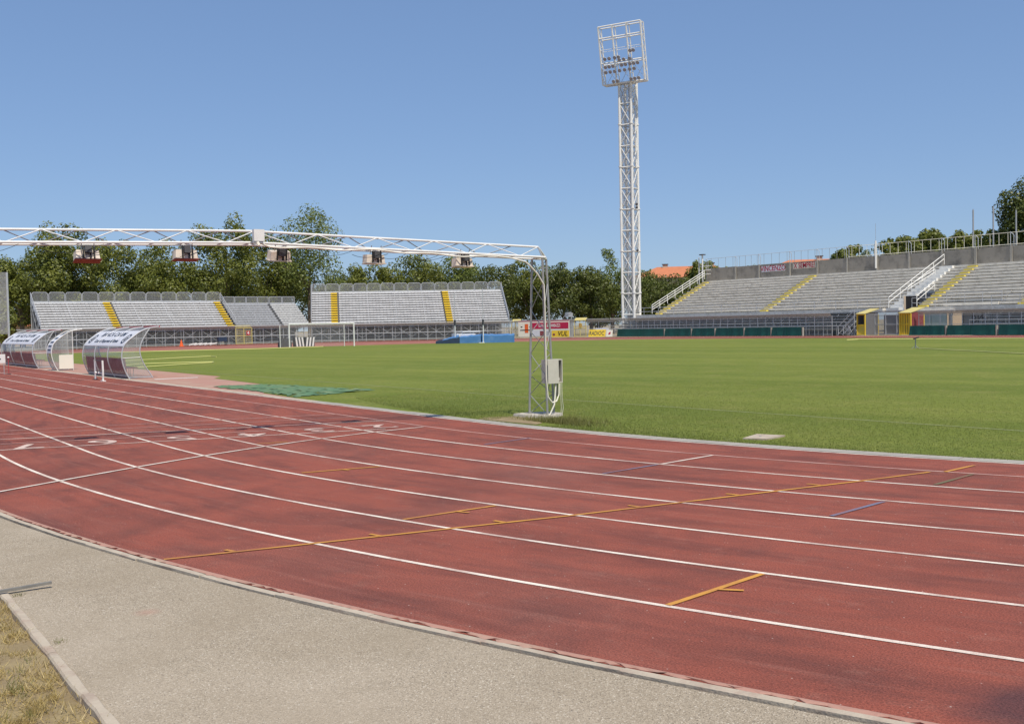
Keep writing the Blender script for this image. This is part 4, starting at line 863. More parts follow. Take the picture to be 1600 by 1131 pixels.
# green covered boards along the far side
edges = [-115.2,-105.4,-100.3,-96.1,-91.2,-86.9,-82.2]
names = ['first','second','third','fourth','fifth','sixth']
def cover(x0, x1, label):
    o = empty('covered_board', ((x0+x1)/2,95.4,0), label, 'covered board', 'green tarpaulin covered boards along the far side')
    k = 2; w = (x1-x0)/k
    for i in range(k):
        a, b = x0+w*i+.012, x0+w*(i+1)-.012; mb = MB(); n_ = 8
        for s in range(n_+1):
            xx = a+(b-a)*s/n_; q = 0.05*math.sin(s*1.3+i)+rnd.uniform(-.02,.02)
            mb.v += [(xx,95.25+q,0.03),(xx,95.35+q*.5,0.5),(xx,95.42,1.0+rnd.uniform(-.015,.015)),(xx,95.6,1.0),(xx,95.62,0.03)]
        mb.f = [(s*5+j,(s+1)*5+j,(s+1)*5+j+1,s*5+j+1) for s in range(n_) for j in range(4)] + [(0,1,2,3,4), tuple(n_*5+j for j in (4,3,2,1,0))]
        mb.build('tarpaulin','green_tarp',o)
    for xx in (x1+0.12,): MB().box((xx-.06,95.35,0),(xx+.06,95.6,0.98)).build('end_post','concrete',o)
for i in range(6): cover(edges[i], edges[i+1]-0.3, names[i]+' green tarpaulin covered board from the left, before the concrete stand')
for i, (a, b) in enumerate(((-68.3,-64.3),(-64.0,-58.9),(-58.5,-53.5),(-53.2,-48))): cover(a, b, names[i]+' green covered board right of the yellow cages')
# ---------------------------------------------------------------- concrete stand on the far side
YF0, RUN, RISE, Z0 = 105.0, 0.779, 0.377, 3.0
cs = empty('concrete_stand', (-80,105,0), 'long grey concrete terrace stand with yellow stairs on the far side', 'grandstand')
def trow(x0, x1, r):
    z = Z0 + RISE*r; y = YF0 + RUN*r; mb = MB(); k = max(1, int((x1-x0)/4))
    prof = [(y+.40, z-.5), (y+.40, z+.085), (y, z+.105), (y-.02, z+RISE), (y+RUN+.3, z+RISE), (y+RUN+.3, z-.5)]
    for i in range(k):
        a, b = x0+(x1-x0)*i/k+.006, x0+(x1-x0)*(i+1)/k-.006; dz = rnd.uniform(-.012,.012); dy = rnd.uniform(-.012,.012)
        MB().prism(prof, lambda q, z_: (a, q+dy, z_+dz), lambda q, z_: (b, q+dy, z_+dz)).build('terrace_step', 'terrace', cs)
for r in range(13):
    trow(-117.9, -77.5, r)
    if r >= 4: trow(-75.7, -28, r)
    else:
        trow(-73.9, -70.95, r)
        if r >= 1: trow(-70.9, -64.4, r)
        trow(-64.35, -28, r)
stm = MB().box((-0.55,-0.42,0.0),(0.55,0.0,0.19)).mesh('step','yellow_dull')
def stair(xc, r0, r1, w=1.1):
    o = bpy.data.objects.new('stair', None); COL.objects.link(o); o.parent = cs; o.matrix_parent_inverse = Matrix.Translation(-Vector(WT[cs.name])); o.location = (xc, YF0, Z0)
    for r in range(r0, r1):
        st_ = bpy.data.objects.new('step', stm); COL.objects.link(st_); st_.parent = o; st_.location = (0, RUN*r-.05, RISE*r)
    return o
stair(-117.0,0,13); stair(-96.75,0,13); stair(-73.2,0,13); stair(-61.5,0,5)
wsm = MB().box((-0.85,-0.42,0.0),(0.85,0.36,0.375)).mesh('step','white_paint')
o = bpy.data.objects.new('white_stair', None); COL.objects.link(o); o.parent = cs; o.matrix_parent_inverse = Matrix.Translation(-Vector(WT[cs.name])); o.location = (-76.6, YF0, Z0)
for r in range(-1, 13):
    st_ = bpy.data.objects.new('step', wsm); COL.objects.link(st_); st_.parent = o; st_.location = (0.0, RUN*r, RISE*r-.02)
MB().box((-75.7,104.6,2.6),(-73.95,107.6,2.62)).build('vomitory_floor','deck',cs)
MB().box((-75.72,107.6,2.6),(-73.9,107.7,4.6)).build('vomitory_wall','deck',cs)
MB().box((-75.74,104.7,2.6),(-75.70,105.05,4.3)).build('vomitory_side','plaster',cs); MB().box((-75.745,105.06,2.6),(-75.705,107.58,4.3)).build('vomitory_side','black',cs)  # black sheet stands in for the shade of the open passage
def slope_rail(xc, y0, z0, y1, z1, mt, hs, k, name='stair_rail'):
    o = bpy.data.objects.new(name, None); COL.objects.link(o); o.parent = cs; o.matrix_parent_inverse = Matrix.Translation(-Vector(WT[cs.name])); o.location = (xc, y0, z0)
    for h in hs: MB().tube((0,0,h),(0,y1-y0,z1-z0+h),0.045,6).build('rail', mt, o, local=True)
    for i in range(k+1): u = i/k; MB().tube((0,(y1-y0)*u,(z1-z0)*u-.1),(0,(y1-y0)*u,(z1-z0)*u+hs[-1]),0.045,6).build('rail_post', mt, o, local=True)
slope_rail(-118.1, 104.4, 3.25, 115.0, 8.35, 'white_paint', (0.45,0.8,1.15), 7)
slope_rail(-77.5, 104.4, 3.05, 115.0, 8.2, 'white_paint', (0.6,1.15), 5); slope_rail(-75.68, 105.4, 4.9, 110.5, 6.9, 'white_paint', (0.15,.5), 2)
slope_rail(-73.95, 104.6, 3.2, 107.9, 4.9, 'white_paint', (0.55,1.05), 2)
# low front edge, slab and parapet rail
MB().box((-122.5,103.4,2.55),(-77.6,105.0,2.98)).build('walkway_slab','terrace',cs); MB().box((-73.85,103.4,2.62),(-28,105.0,2.98)).build('walkway_slab','terrace',cs)
for a, b in ((-122,-78.0),(-73.8,-70.9),(-64.3,-30)):
    for h in (3.45,4.0): MB().tube((a,103.5,h),(b,103.5,h),0.03,5).build('parapet_rail','galv',cs)
    k = max(1,int((b-a)/3.0))
    for i in range(k+1): xx = a+(b-a)*i/k; MB().tube((xx,103.5,2.95),(xx,103.5,4.0),0.03,5).build('parapet_post','galv',cs)
for xx in (-70.9,-68.7,-66.6,-64.4): MB().tube((xx,105.6,3.35),(xx,105.6,4.5),0.03,5).build('parapet_post','galv',cs)
for h in (3.95,4.45): MB().tube((-70.9,105.6,h),(-64.4,105.6,h),0.03,5).build('parapet_rail','galv',cs)
MB().box((-70.9,104.9,3.05),(-64.4,105.5,3.36)).build('lintel','terrace',cs)
MB().box((-70.9,108.5,0),(-64.4,108.6,3.1)).build('recess_wall','deck',cs)
for xx, w, mt in ((-71.9,1.5,'teal_panel'),(-70.2,1.9,'teal_panel'),(-68.8,.5,'concrete')): MB().box((xx-w/2,103.2,0),(xx+w/2-.06,103.3,2.35)).build('entrance_panel',mt,cs)
MB().box((-72.7,103.1,2.37),(-68.4,104.9,2.62)).build('entrance_beam','terrace',cs)
for xx in (-67.6,-66.5,-65.3,-64.2): MB().box((xx-.5,104.4,0),(xx+.5,104.5,2.4)).build('entrance_panel','bleacher',cs)
lettering('BK01', 1.1, lambda x,y: (-65.9+x,104.38,1.5+y), 'darkgrey', 'lettering', cs)
# lower steel bleachers
for a, b, nm in ((-121.5,-79.2,'grey lower bleachers left of the yellow cages, before the concrete stand'),(-63.9,-30,'grey lower bleachers at the right end before the concrete stand')):
    lb = empty('lower_bleachers', ((a+b)/2,101,0), nm, 'bleachers', 'lower bleachers of the far side')
    for r in range(6):
        y = 99.2+0.7*r; z = 0.55+0.36*r
        MB().box((a,y,z+.16),(b,y+.28,z+.24)).build('bench_row','bleacher',lb); MB().box((a,y+.3,z-.02),(b,y+.7,z+.03)).build('foot_deck','deck',lb); MB().box((a,y+.26,z+.02),(b,y+.29,z+.12)).build('toe_board','galv_dark',lb)
    k = int((b-a)/1.3)
    for i in range(k+1): xx = a+(b-a)*i/k; MB().tube((xx,99.3,0),(xx,103.2,2.7),0.03,4).build('raker','galv_dark',lb)
    for i in range(k+1): xx = a+(b-a)*i/k; MB().tube((xx,99.0,0),(xx,99.0,1.55),0.02,4).build('front_post','galv',lb)
    for h in (1.05,1.5): MB().tube((a,99.0,h),(b,99.0,h),0.028,5).build('front_rail','galv',lb)
    MB().box((a,104.6,0),(b,104.7,2.6)).build('back_wall','wallcon',lb)
for i, (xx, zz) in enumerate(((-107.4,1.6),(-86.6,1.5))): pass
# back wall with guard fence
bw = empty('terrace_wall', (-80,115.6,8), 'dark stained concrete wall with railing along the top of the terrace', 'wall')
xs = [-118,-112,-107.4,-101.7,-96.9,-92,-87.3,-82.6,-78.0,-73.6,-69.2,-64.8,-60,-55.5,-51,-46,-41,-36,-30]
for i, (a, b) in enumerate(zip(xs, xs[1:])):
    wp = MB().box((a+.02,115.45+rnd.uniform(-.03,.03),7.6),(b-.02,115.85,9.8+rnd.uniform(-.04,.04))).build('wall_panel','wallcon',bw)
    MB().box((a-.11,115.30,7.8),(a+.11,115.40,9.85)).build('pilaster','concrete',bw)
    mt = 'galv' if i < 5 else 'cream'
    k = 4
    for q in range(k): xx = a+(b-a)*(q+.5)/k; MB().tube((xx,115.6,9.7),(xx,115.6,11.3),0.026,5).build('guard_post','galv_dark' if i < 5 else 'cream',bw)
    MB().tube((a,115.6,11.3),(b,115.6,11.3),0.028,5).build('guard_rail',mt,bw)
    if i >= 5: MB().tube((a,115.6,9.95),(b,115.6,9.95),0.04,5).build('guard_rail','cream',bw)
    MB().path([(a-.12,115.4,9.7),(a-.12,115.4,11.35),(a+.28,115.4,11.0),(a+.28,115.4,9.7)],0.038,5).build('bent_post','galv',bw)
    MB().tube((a-.12,115.35,8.0),(a-.12,115.35,9.75),0.045,5).build('lower_post','cream',bw)
MB().box((-106.95,115.36,8.72),(-102.6,115.39,9.55)).build('whitewash','banner_white',bw); lettering('VINCENZO', 1.05, lambda x,y: (-104.8+x,115.34,9.14+y), 'graffiti_red', 'lettering', bw, sx=0.86)
MB().box((-101.1,115.36,8.85),(-97.2,115.39,9.62)).build('whitewash','plaster_pale',bw); lettering('X SEMPRE!', 1.0, lambda x,y: (-99.15+x,115.34,9.24+y), 'graffiti_red', 'lettering', bw, sx=0.80)
lamp_post = empty('lamp_post', (-118.7,115.2,8), 'pair of white posts with small lamp at the upper end of the stair', 'lamp post')
for dx, h in ((0,11.9),(-.75,11.6)): MB().tube((-118.7+dx,115.2,7.0),(-118.7+dx,115.2,h),0.12 if dx == 0 else .08,6).build('post','white_paint',lamp_post)
MB().box((-119.1,114.9,11.9),(-118.3,115.5,12.05)).build('lamp_head','darkgrey',lamp_post)
for h in (9.0,9.6,10.2): MB().tube((-119.45,115.2,h),(-117.0,115.2,h),0.05,5).build('cross_rail','white_paint',lamp_post)
for i, (xx, top, r_, mt, lb) in enumerate(((-87.4,11.7,0.12,'white_paint','white pole against the terrace wall left of the white stair'),(-74.65,14.4,0.09,'galv_dark','left of two bare dark poles rising behind the terrace wall'),(-72.1,14.5,0.09,'galv_dark','right of two bare dark poles rising behind the terrace wall'),(-69.3,13.8,0.09,'galv_dark','dark pole in front of the big tree at the right edge'))):
    o = empty('pole', (xx,116.5 if i else 115.2,0), lb, 'pole'); yy = 116.5 if i else 115.2
    MB().tube((xx,yy,6.5 if i else 8.2),(xx,yy,top),r_,6).build('shaft',mt,o); MB().tube((xx,yy,top),(xx,yy,top+.12 if i else top+2.2),r_*0.4 if i else .02,5).build('finial','galv_dark',o)
# yellow cages between the fences
def cage(x0, x1, label, solid):
    o = empty('tunnel_cage', ((x0+x1)/2,96.5,0), label, 'cage', 'yellow cages at the pitch entrance')
    for xx in (x0, x1):
        for yy in (96.4, 98.6): MB().box((xx-.06,yy-.06,0),(xx+.06,yy+.06,2.3)).build('frame_post','yellow',o)
    for z in (0.1,1.15,2.25): MB().box((x0,96.36,z-.05),(x1,96.44,z+.05)).build('frame_rail','yellow',o)
    if solid:
        for i in range(4): a = x0+.08+(x1-x0-.16)*i/4; MB().box((a+.02,96.42,.15),(a+(x1-x0-.16)/4-.05,96.46,2.2)).build('slat','yellow',o)
    else: MB().box((x0+.06,96.43,.15),(x1-.06,96.45,1.1)).build('slat','yellow_dull',o)
    mb = MB(); mb.prism([(96.2,2.3),(98.7,2.85),(98.7,2.92),(96.2,2.37)], lambda y,z:(x0-.1,y,z), lambda y,z:(x1+.1,y,z)); mb.build('roof','yellow_pale',o)
    for xx in (x0-.02, x1+.02): MB().box((xx-.02,96.5,.05),(xx+.02,98.6,2.4)).build('side_panel','maroon' if solid and xx > x0 else 'deck',o)
cage(-75.6,-74.6,'open yellow entrance cage with slanted roof, left of the pair',False); cage(-70.2,-68.9,'slatted yellow entrance cage with slanted roof, right of the pair',True)
cg = empty('entrance_grille', (-72.5,98,0), 'grey barred grille between the two yellow cages', 'grille')
for i in range(4): xx = -74.5+4.2*i/3; MB().box((xx-.04,97.9,0),(xx+.04,97.98,2.3)).build('post','galv',cg)
for z in (0.12,1.15,2.15,2.62): MB().box((-74.5,97.92,z-.03),(-70.3,97.97,z+.03)).build('rail','galv',cg)
for i in range(34): xx = -74.45+4.1*i/33; MB().box((xx-.025,97.94,2.2),(xx+.025,97.96,2.6)).build('bar','galv',cg)
for i in range(22): z = 0.2+1.9*i/21; MB().box((-74.45,97.99,z-.022),(-70.35,98.02,z+.022)).build('louvre','bleacher',cg)
MB().box((-74.5,99.5,0),(-70.3,99.6,2.2)).build('backing','deck',cg)
tw_ = empty('steel_steps', (-77.5,97.6,0), 'grey steel access steps with railings left of the yellow cages', 'steps')
for i in range(6): MB().box((-78.6+.32*i,97.3,.15+.28*i),(-78.3+.32*i,98.2,.2+.28*i)).build('tread','galv',tw_)
for yy in (97.3,98.2):
    MB().tube((-79.0,yy,0.05),(-76.7,yy,2.0),0.05,5).build('stringer','galv',tw_); MB().tube((-79.0,yy,0.9),(-76.7,yy,2.75),0.035,5).build('handrail','galv',tw_)
    for q in range(4): xx = -77.6+.25*q; MB().tube((xx,yy,0.0),(-77.5,yy,1.1),0.03,4).build('strut','galv',tw_)
    for xx in (-76.7,-78.9): MB().tube((xx,yy,0),(xx,yy,2.75 if xx > -77 else 1.0),0.04,5).build('post','galv',tw_)
# ---------------------------------------------------------------- hurdles and oddments by the left stand
for i in range(5):
    y = 42.6+0.62*i; o = empty('stacked_hurdle', (-136.3+.15*i,y,0), ('leftmost','second','middle','fourth','rightmost')[i]+' of five white topped hurdles lying before the left stand', 'hurdle', 'hurdles before the left stand')
    x = -136.3+.15*i; MB().obox((x,y,.28),(.04,0,0),(0,.5,0.1),(0,-.02,.07)).build('top_board','white_paint',o)
    for s in (-.4,.4): MB().tube((x,y+s,0.02),(x,y+s,.25+.08*s),0.025,4).build('leg','galv_dark',o)
o = empty('orange_cone', (-136.8,41.3,0), 'orange cone left of the hurdles before the left stand', 'cone'); MB().tube((-136.8,41.3,.05),(-136.8,41.3,.85),.26,8,.05).build('body','orange_red',o); MB().box((-137.1,41.0,0),(-136.5,41.6,.05)).build('base','orange_red',o)
o = empty('equipment_rack', (-135.4,45.9,0), 'dark equipment rack beside the hurdles before the left stand', 'rack'); MB().box((-135.8,45.6,.55),(-135.1,46.7,1.1)).build('box','navy',o)
for dx, dy in ((-.35,-.25),(.25,-.25),(-.35,.75),(.25,.75)): MB().tube((-135.4+dx,45.9+dy,0),(-135.4+dx,45.9+dy,.58),.04,5).build('leg','darkgrey',o)
# ball net at the left edge
bn = empty('ball_net', (-98.8,15.2,0), 'tall grey ball stop net on posts at the left edge', 'net')
for yy in (15.3, 9.0): MB().tube((-98.8,yy,0),(-98.8,yy,7.2),0.09,6).build('post','galv',bn)
mb = MB(); mb.add([(-98.8,9,2.0),(-98.8,15.3,2.0),(-98.8,15.3,7.2),(-98.8,9,7.2)],[(0,1,2,3)]); mb.build('netting','wire_net',bn)
# ---------------------------------------------------------------- floodlight tower
tx, ty = -121.87, 103.67
ft = empty('floodlight_tower', (tx,ty,0), 'tall white lattice floodlight tower rising above the far corner', 'floodlight tower')
lookd = math.atan2(-ty, -tx); s = 0.95
def TP(a, b, z, rot=lookd - R(27)): c_, s_ = math.cos(rot), math.sin(rot); return (tx + a*c_ - b*s_, ty + a*s_ + b*c_, z)
cor = [(s,-s),(s,s),(-s,s),(-s,-s)]
HT = 37.2
for a, b in cor: MB().tube(TP(a,b,0), TP(a,b,HT), 0.19, 8).build('corner_leg', 'white_paint', ft)
nz = 12; dz = HT/nz
for k in range(nz):
    z0_, z1_ = dz*k, dz*(k+1)
    for i in range(4):
        p, q = cor[i], cor[(i+1)%4]
        MB().tube(TP(*p,z1_), TP(*q,z1_), 0.085, 5).build('horizontal_bar', 'white_paint', ft)
        MB().tube(TP(*p,z0_), TP(*q,z1_), 0.06, 5).build('diagonal_bar', 'white_paint', ft); MB().tube(TP(*q,z0_), TP(*p,z1_), 0.06, 5).build('diagonal_bar', 'white_paint', ft)
    for a, b in cor: 
        if k % 2 == 0: MB().tube(TP(a,b,z0_-.08+.1), TP(a,b,z0_+.2), 0.27, 8).build('flange', 'white_paint', ft)
mb = MB()
for i in range(4):
    p, q = cor[i], cor[(i+1)%4]; mb.add([TP(p[0]*.93,p[1]*.93,0.5),TP(q[0]*.93,q[1]*.93,0.5),TP(q[0]*.93,q[1]*.93,HT),TP(p[0]*.93,p[1]*.93,HT)],[(0,1,2,3)])
mb.build('climbing_cage','wire_thin',ft)
MB().tube(TP(0,0.2,0),TP(0,.2,HT),0.12,6).build('cable_riser','galv',ft)
for k in range(62): MB().box((0,0,0),(0,0,0)) if False else None
for z, rr in ((34.2,1.25),(31.2,1.3),(30.6,1.25),(28.3,1.3),(27.6,1.28),(25.2,1.3)):
    for sg in (-1,1):
        MB().tube(TP(sg*0.2,sg*rr,z-.6),TP(sg*.2,sg*rr,z+.65),0.13,6).build('antenna_panel','white_paint',ft)
        MB().tube(TP(0,sg*.9,z),TP(sg*.2,sg*rr,z),0.04,4).build('antenna_arm','galv_dark',ft)
for z in (19.3,18.8,12.5): 
    for sg in (-1,1): MB().sphere(TP(.3*sg,sg*1.3,z),0.2).build('small_dish','darkgrey',ft); MB().tube(TP(.3*sg,sg*.9,z),TP(.3*sg,sg*1.3,z),0.03,4).build('antenna_arm','galv_dark',ft)
# lamp frame: box lattice leaning forward
fr = lookd - R(24); tilt = R(10)
def FP(a, b, z):  # a forward, b sideways, z up from frame foot
    aa = a + z*math.sin(tilt); zz = z*math.cos(tilt); c_, s_ = math.cos(fr), math.sin(fr)
    return (tx + aa*c_ - b*s_, ty + aa*s_ + b*c_, HT-.2+zz)
W2, HH, D2 = 3.35, 8.3, 1.1
cols = [-W2,-W2/3,W2/3,W2]; rows_ = [0,HH*.37,HH*.62,HH*.8,HH]
frame = bpy.data.objects.new('lamp_frame', None); COL.objects.link(frame); frame.parent = ft; frame.matrix_parent_inverse = Matrix.Translation(-Vector(WT[ft.name]))
def fb(p, q, r, mt='white_paint', nm='frame_bar'): MB().tube(p, q, r, 5).build(nm, mt, frame)
for d_ in (-D2/2+.9, D2/2+.9):
    for b in cols: fb(FP(d_,b,0), FP(d_,b,HH), 0.13 if d_ > 1 else 0.08)
    for z in (0,HH*.37,HH*.8,HH): fb(FP(d_,-W2,z), FP(d_,W2,z), 0.10)
    fb(FP(d_,-W2,HH*.6), FP(d_,W2,HH*.6), 0.035)
for b in cols:
    for k in range(6):
        z0_, z1_ = HH*k/6, HH*(k+1)/6; fb(FP(-D2/2+.9,b,z0_), FP(D2/2+.9,b,z0_), 0.05)
        if abs(b) > 2: fb(FP(-D2/2+.9,b,z0_), FP(D2/2+.9,b,z1_), 0.07)
    fb(FP(-D2/2+.9,b,HH), FP(D2/2+.9,b,HH), 0.05)
for k in range(3): fb(FP(-D2/2+.9,cols[k],0), FP(-D2/2+.9,cols[k+1],HH*.37), 0.035, 'galv'); fb(FP(-D2/2+.9,cols[k+1],0), FP(-D2/2+.9,cols[k],HH*.37), 0.035, 'galv')
MB().box((0,0,0),(0,0,0))
mb = MB(); mb.add([FP(D2/2+.95,-W2,-.05),FP(D2/2+.95,W2,-.05),FP(-D2/2+.85,W2,-.05),FP(-D2/2+.85,-W2,-.05)],[(0,1,2,3)]); mb.build('platform','wire_dense',frame)
lampm = None
for z, bs_ in ((HH*.45,(-2.5,-1.8,-.9,-.3)),(HH*.40,(-.2,.5,1.4)),(HH*.31,(-2.5,-1.9,-1.3,.1,.7,1.4,2.0,2.6)),(HH*.22,(-2.5,-1.8,-1.1,-.3,.5,1.3,2.0)),(HH*.05,(-1.4,-.8,1.4,2.0,2.6)),(HH*.53,(1.6,2.1))):
    for b in bs_:
        p = Vector(FP(D2/2+1.05,b,z)); d_ = Vector(FP(D2/2+1.6,b,z-.35))-p
        MB().tube(p, p+d_*.55, 0.16, 8, 0.29).build('floodlight','galv',frame)
        MB().tube(p+d_*.55, p+d_*.58, 0.27, 8).build('floodlight_glass','lamp_glass',frame)
# ---------------------------------------------------------------- houses
def house(x, y, w, d, h, rh, ang, label, wall='plaster', ch=(-.2,.25)):
    o = empty('house', (x,y,0), label, 'house', 'houses with orange tiled roofs', R(ang))
    MB().box((-w/2,-d/2,-.1),(w/2,d/2,h)).build('wall',wall,o,local=True)
    e = .5; mb = MB(); mb.v = [(-w/2-e,-d/2-e,h),(w/2+e,-d/2-e,h),(w/2+e,d/2+e,h),(-w/2-e,d/2+e,h),(-w/2+d*.35,0,h+rh),(w/2-d*.35,0,h+rh)]
    mb.f = [(0,1,5,4),(1,2,5),(2,3,4,5),(3,0,4),(3,2,1,0)]; rf = mb.build('roof','roof_tile',o,local=True)
    for t_ in ch:
        MB().box((w*t_-.5,-.6,h+rh*.6),(w*t_+.5,.6,h+rh+.45)).build('chimney',wall,rf,local=True); MB().box((w*t_-.65,-.75,h+rh+.45),(w*t_+.65,.75,h+rh+.6)).build('chimney_cap','darkgrey',rf,local=True)
    for s in (-1,1):
        k = max(2,int(w/3.5))
        for i in range(k):
            for fl in range(max(1,int(h/3.2))):
                a = -w/2+w*(i+.5)/k; z = 1.2+3.1*fl
                MB().box((a-.5,s*(d/2+.02)-.02,z),(a+.5,s*(d/2+.02)+.02,z+1.4)).build('window','window_dark',o,local=True)
house(-204,33,12,9,3.4,2.2,80,'low house with orange roof beyond the left end of the stand')
house(-170.5,160.5,22,14,11.2,2.6,43,'house with orange tiled roof and chimneys right of the floodlight tower')
house(-129.5,152.5,14,9,11.1,1.5,45,'orange roof showing above the terrace wall behind the red lettering', ch=(.1,))
house(-97.8,145.2,9,8,11.5,1.3,45,'small orange roof just visible above the right part of the terrace wall', ch=())
# ---------------------------------------------------------------- trees
def crown_mesh(name, seed, mt, nclump, nleaf, leaf, shape, sparse=0.0):
    r = np.random.default_rng(seed); P_ = []
    k = 0
    while k < nclump:
        p = r.uniform(-1,1,3)
        if shape == 'round': ok_ = (p**2).sum() < 1 and (p**2).sum() > 0.12
        elif shape == 'tall': ok_ = (p[0]**2+p[1]**2) < (0.28+0.72*(1-abs(p[2]+0.25)/1.25))**2*0.9
        else: ok_ = (p[0]**2+p[1]**2)*(1.0+0.5*max(0,p[2])) + (abs(p[2])**3) < 1
        if not ok_: continue
        cr = r.uniform(.15,.33)*(1.0 if shape != 'tall' else 0.8)*(0.8 if p[2] > .6 else 1)
        n_ = int(nleaf*(cr/.24)**2)
        d_ = r.normal(size=(n_,3)); d_ /= np.linalg.norm(d_,axis=1)[:,None]
        rad = cr*r.uniform(.55,1.05,n_)**.7
        q = p*0.86 + d_*rad[:,None]*np.array([1,1,.85]); P_.append(np.concatenate([q, d_],1)); k += 1
    P_ = np.concatenate(P_); n_ = len(P_)
    c = P_[:,:3]*np.array([1,1,1]); nrm = P_[:,3:] + r.normal(0,.42,(n_,3)) + np.array([0,0,.2]); nrm /= np.linalg.norm(nrm,axis=1)[:,None]
    t1 = np.cross(nrm, r.normal(size=(n_,3))); t1 /= np.linalg.norm(t1,axis=1)[:,None]; t2 = np.cross(nrm, t1)
    return c, t1, t2, r.uniform(.6,1.25,n_), n_
def tree(x, y, H, W, kind, seed, label, group, bare=0.16, dens=1.0):
    mt, shape, leaf, ncl, nlf = {'plane':('leaf_plane','wide',.30,84,170),'dark':('leaf_dark','round',.27,76,175),'light':('leaf_light','tall',.27,70,150),'wispy':('leaf_light','wide',.28,76,125),'shrub':('leaf_plane','wide',.20,34,70)}[kind]
    o = empty('tree', (x,y,0), label, 'tree', group)
    c, t1, t2, sz, n_ = crown_mesh('crown', seed, mt, int(ncl*dens), nlf, leaf, shape)
    zb = H*bare; hz = (H-zb)/2*1.0; S = np.array([W*.92, W*.92, hz*.92]); C_ = c*S + np.array([0,0,zb+hz])
    lf = (leaf*sz*min(1.0, W/3.0)**.5)[:,None]*.5
    v = np.stack([C_-t1*lf-t2*lf*.6, C_+t1*lf-t2*lf*.6, C_+t1*lf*.5+t2*lf, C_-t1*lf*.6+t2*lf*.8],1).reshape(-1,3)
    me = bpy.data.meshes.new('crown'); me.vertices.add(4*n_); me.vertices.foreach_set('co', v.reshape(-1).astype(np.float32))
    me.loops.add(4*n_); me.loops.foreach_set('vertex_index', np.arange(4*n_,dtype=np.int32)); me.polygons.add(n_)
    me.polygons.foreach_set('loop_start', np.arange(0,4*n_,4,dtype=np.int32)); me.polygons.foreach_set('loop_total', np.full(n_,4,dtype=np.int32))
    me.materials.append(MT[mt]); me.update(calc_edges=True); place(me, 'crown', o, local=True)
    r = random.Random(seed); tb = MB(); tb.tube((0,0,-.2),(0,0,zb+hz*.5),W*.055+.08,7,W*.03+.04)
    for i in range(7):
        a = r.uniform(0,6.28); z = zb*.8+hz*r.uniform(0,.7); e = (W*.62*math.cos(a), W*.62*math.sin(a), z+hz*r.uniform(.3,.8)); tb.tube((0,0,z),e,W*.02+.03,5,.02)
    tb.build('trunk','bark',o,local=True)
    return o
GL = 'trees behind the bleacher stands'; GR = 'trees behind the concrete stand'
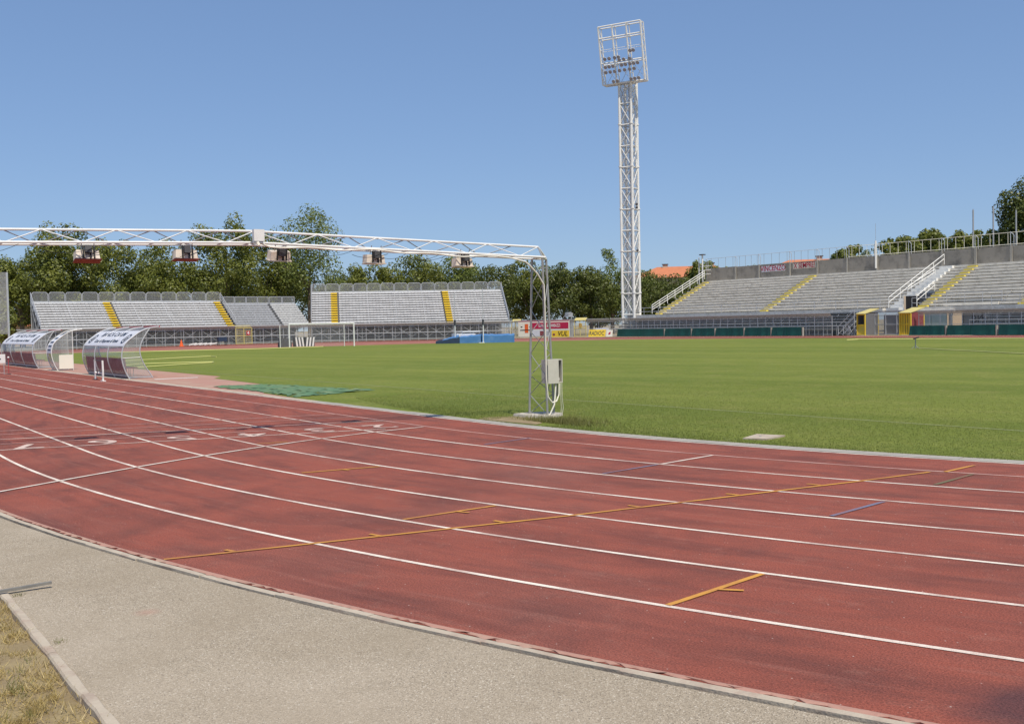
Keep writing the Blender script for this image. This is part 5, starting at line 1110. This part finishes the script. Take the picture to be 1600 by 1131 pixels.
T = [(-177.6,29.4,15.4,5.4,'plane','leftmost plane tree behind the left bleacher stand'),(-172.6,34.5,19.2,5.2,'plane','plane tree with a pointed top above the left end of the gantry beam'),(-173.0,42.0,17.4,6.2,'plane','broad plane tree behind the second hanging floodlight from the left edge'),(-174.9,50.4,17.0,6.0,'plane','plane tree between the two leftmost hanging floodlights'),
 (-170.1,58.9,21.0,5.6,'plane','tall plane tree behind the white junction box'),(-173.3,67.6,19.2,5.2,'plane','plane tree just right of the white junction box'),(-167.1,72.1,23.2,6.4,'wispy','tallest loose leaved tree left of centre above the gantry'),(-170.2,84.5,13.4,5.2,'plane','low plane tree behind the left end of the tall stand'),
 (-168.0,93.0,15.0,6.2,'plane','plane tree behind the middle of the tall stand'),(-167.7,101.5,15.4,5.0,'wispy','feathery tree behind the right part of the tall stand'),(-157.6,102.5,13.6,5.8,'dark','dark round tree behind the right end of the tall stand'),(-158.7,111.6,14.3,5.4,'plane','tree directly behind the gantry post top'),
 (-148.9,111.4,12.9,5.0,'dark','dark round tree right of the gantry post'),(-147.7,116.4,12.6,4.6,'dark','dark round tree between the gantry post and the pale poplar'),(-150.0,123.1,16.6,4.6,'light','pale pointed tree just left of the floodlight tower'),(-149.3,130.0,13.2,3.8,'light','tree partly hidden behind the floodlight tower'),
 (-138.5,127.1,10.5,6.6,'dark','low dark tree below the orange roof right of the tower'),(-134.0,122.8,7.5,4.2,'dark','low dark bush against the left end of the concrete stand'),(-137.8,133.7,13.4,3.2,'plane','tree at the upper left corner of the concrete stand'),(-138.5,138.7,12.4,2.8,'plane','small tree right of the white lamp posts')]
for i, (x, y, H, W, k, lb) in enumerate(T): tree(x, y, H*1.05, W*1.2, k, 100+i, lb, GL, 0.10 if k == 'dark' else 0.16)
T2 = [(-123.0,131.5,11.6,2.2,'shrub','small tree top above the left part of the terrace wall'),(-105.7,133.2,13.6,3.0,'plane','round tree top above the terrace wall right of the red lettering'),(-100.5,131.0,12.4,2.6,'shrub','low tree top beside the white pole on the terrace wall'),(-94.7,130.0,13.9,3.4,'plane','left half of the feathery tree pair behind the terrace wall'),(-90.5,131,14.3,3.4,'plane','right half of the feathery tree pair behind the terrace wall'),(-84.9,130.9,13.8,3.6,'plane','round tree top above the upper end of the right yellow stair'),(-79.7,129.4,13.4,3.2,'plane','tree top left of the big tree at the right edge'),(-74.6,129.9,19.4,5.4,'dark','big dark tree at the right edge behind the terrace wall'),(-73,128,13.4,3.0,'plane','low tree below the big tree at the right edge')]
for i, (x, y, H, W, k, lb) in enumerate(T2): tree(x, y, H*1.05, W*1.1, k, 200+i, lb, GR, 0.35)
tree(-123.6,18.7,6.0,1.6,'plane',300,'small tree at the left edge beside the ball net',GL,0.1,0.6)
BK = [(-201.7,30.4,14.5,7.6),(-201.7,43.4,15.0,7.8),(-199,54.7,15.2,7.6),(-196.2,66.9,15.6,7.6),(-193,79,15,7.4),(-191.7,90.4,14.5,7.6),(-189.7,100.1,14.0,7.2),(-182.8,110.4,13.6,7.8),(-172.6,121.8,13,7.8),(-164.9,131.8,11.6,6.6),(-158,140,11,6.5)]
BL = ['at the far left behind the left stand','behind the leftmost hanging floodlight','behind the second hanging floodlight','behind the white junction box','behind the tallest loose leaved tree','behind the left end of the tall stand','behind the middle of the tall stand','behind the right end of the tall stand','behind the gantry post','behind the floodlight tower','behind the orange roofed house trees']
for i, (x, y, H, W) in enumerate(BK): tree(x, y, H, W, 'dark', 400+i, 'dark tree in the second row, mostly hidden, '+BL[i], 'second row of dark trees', 0.02)
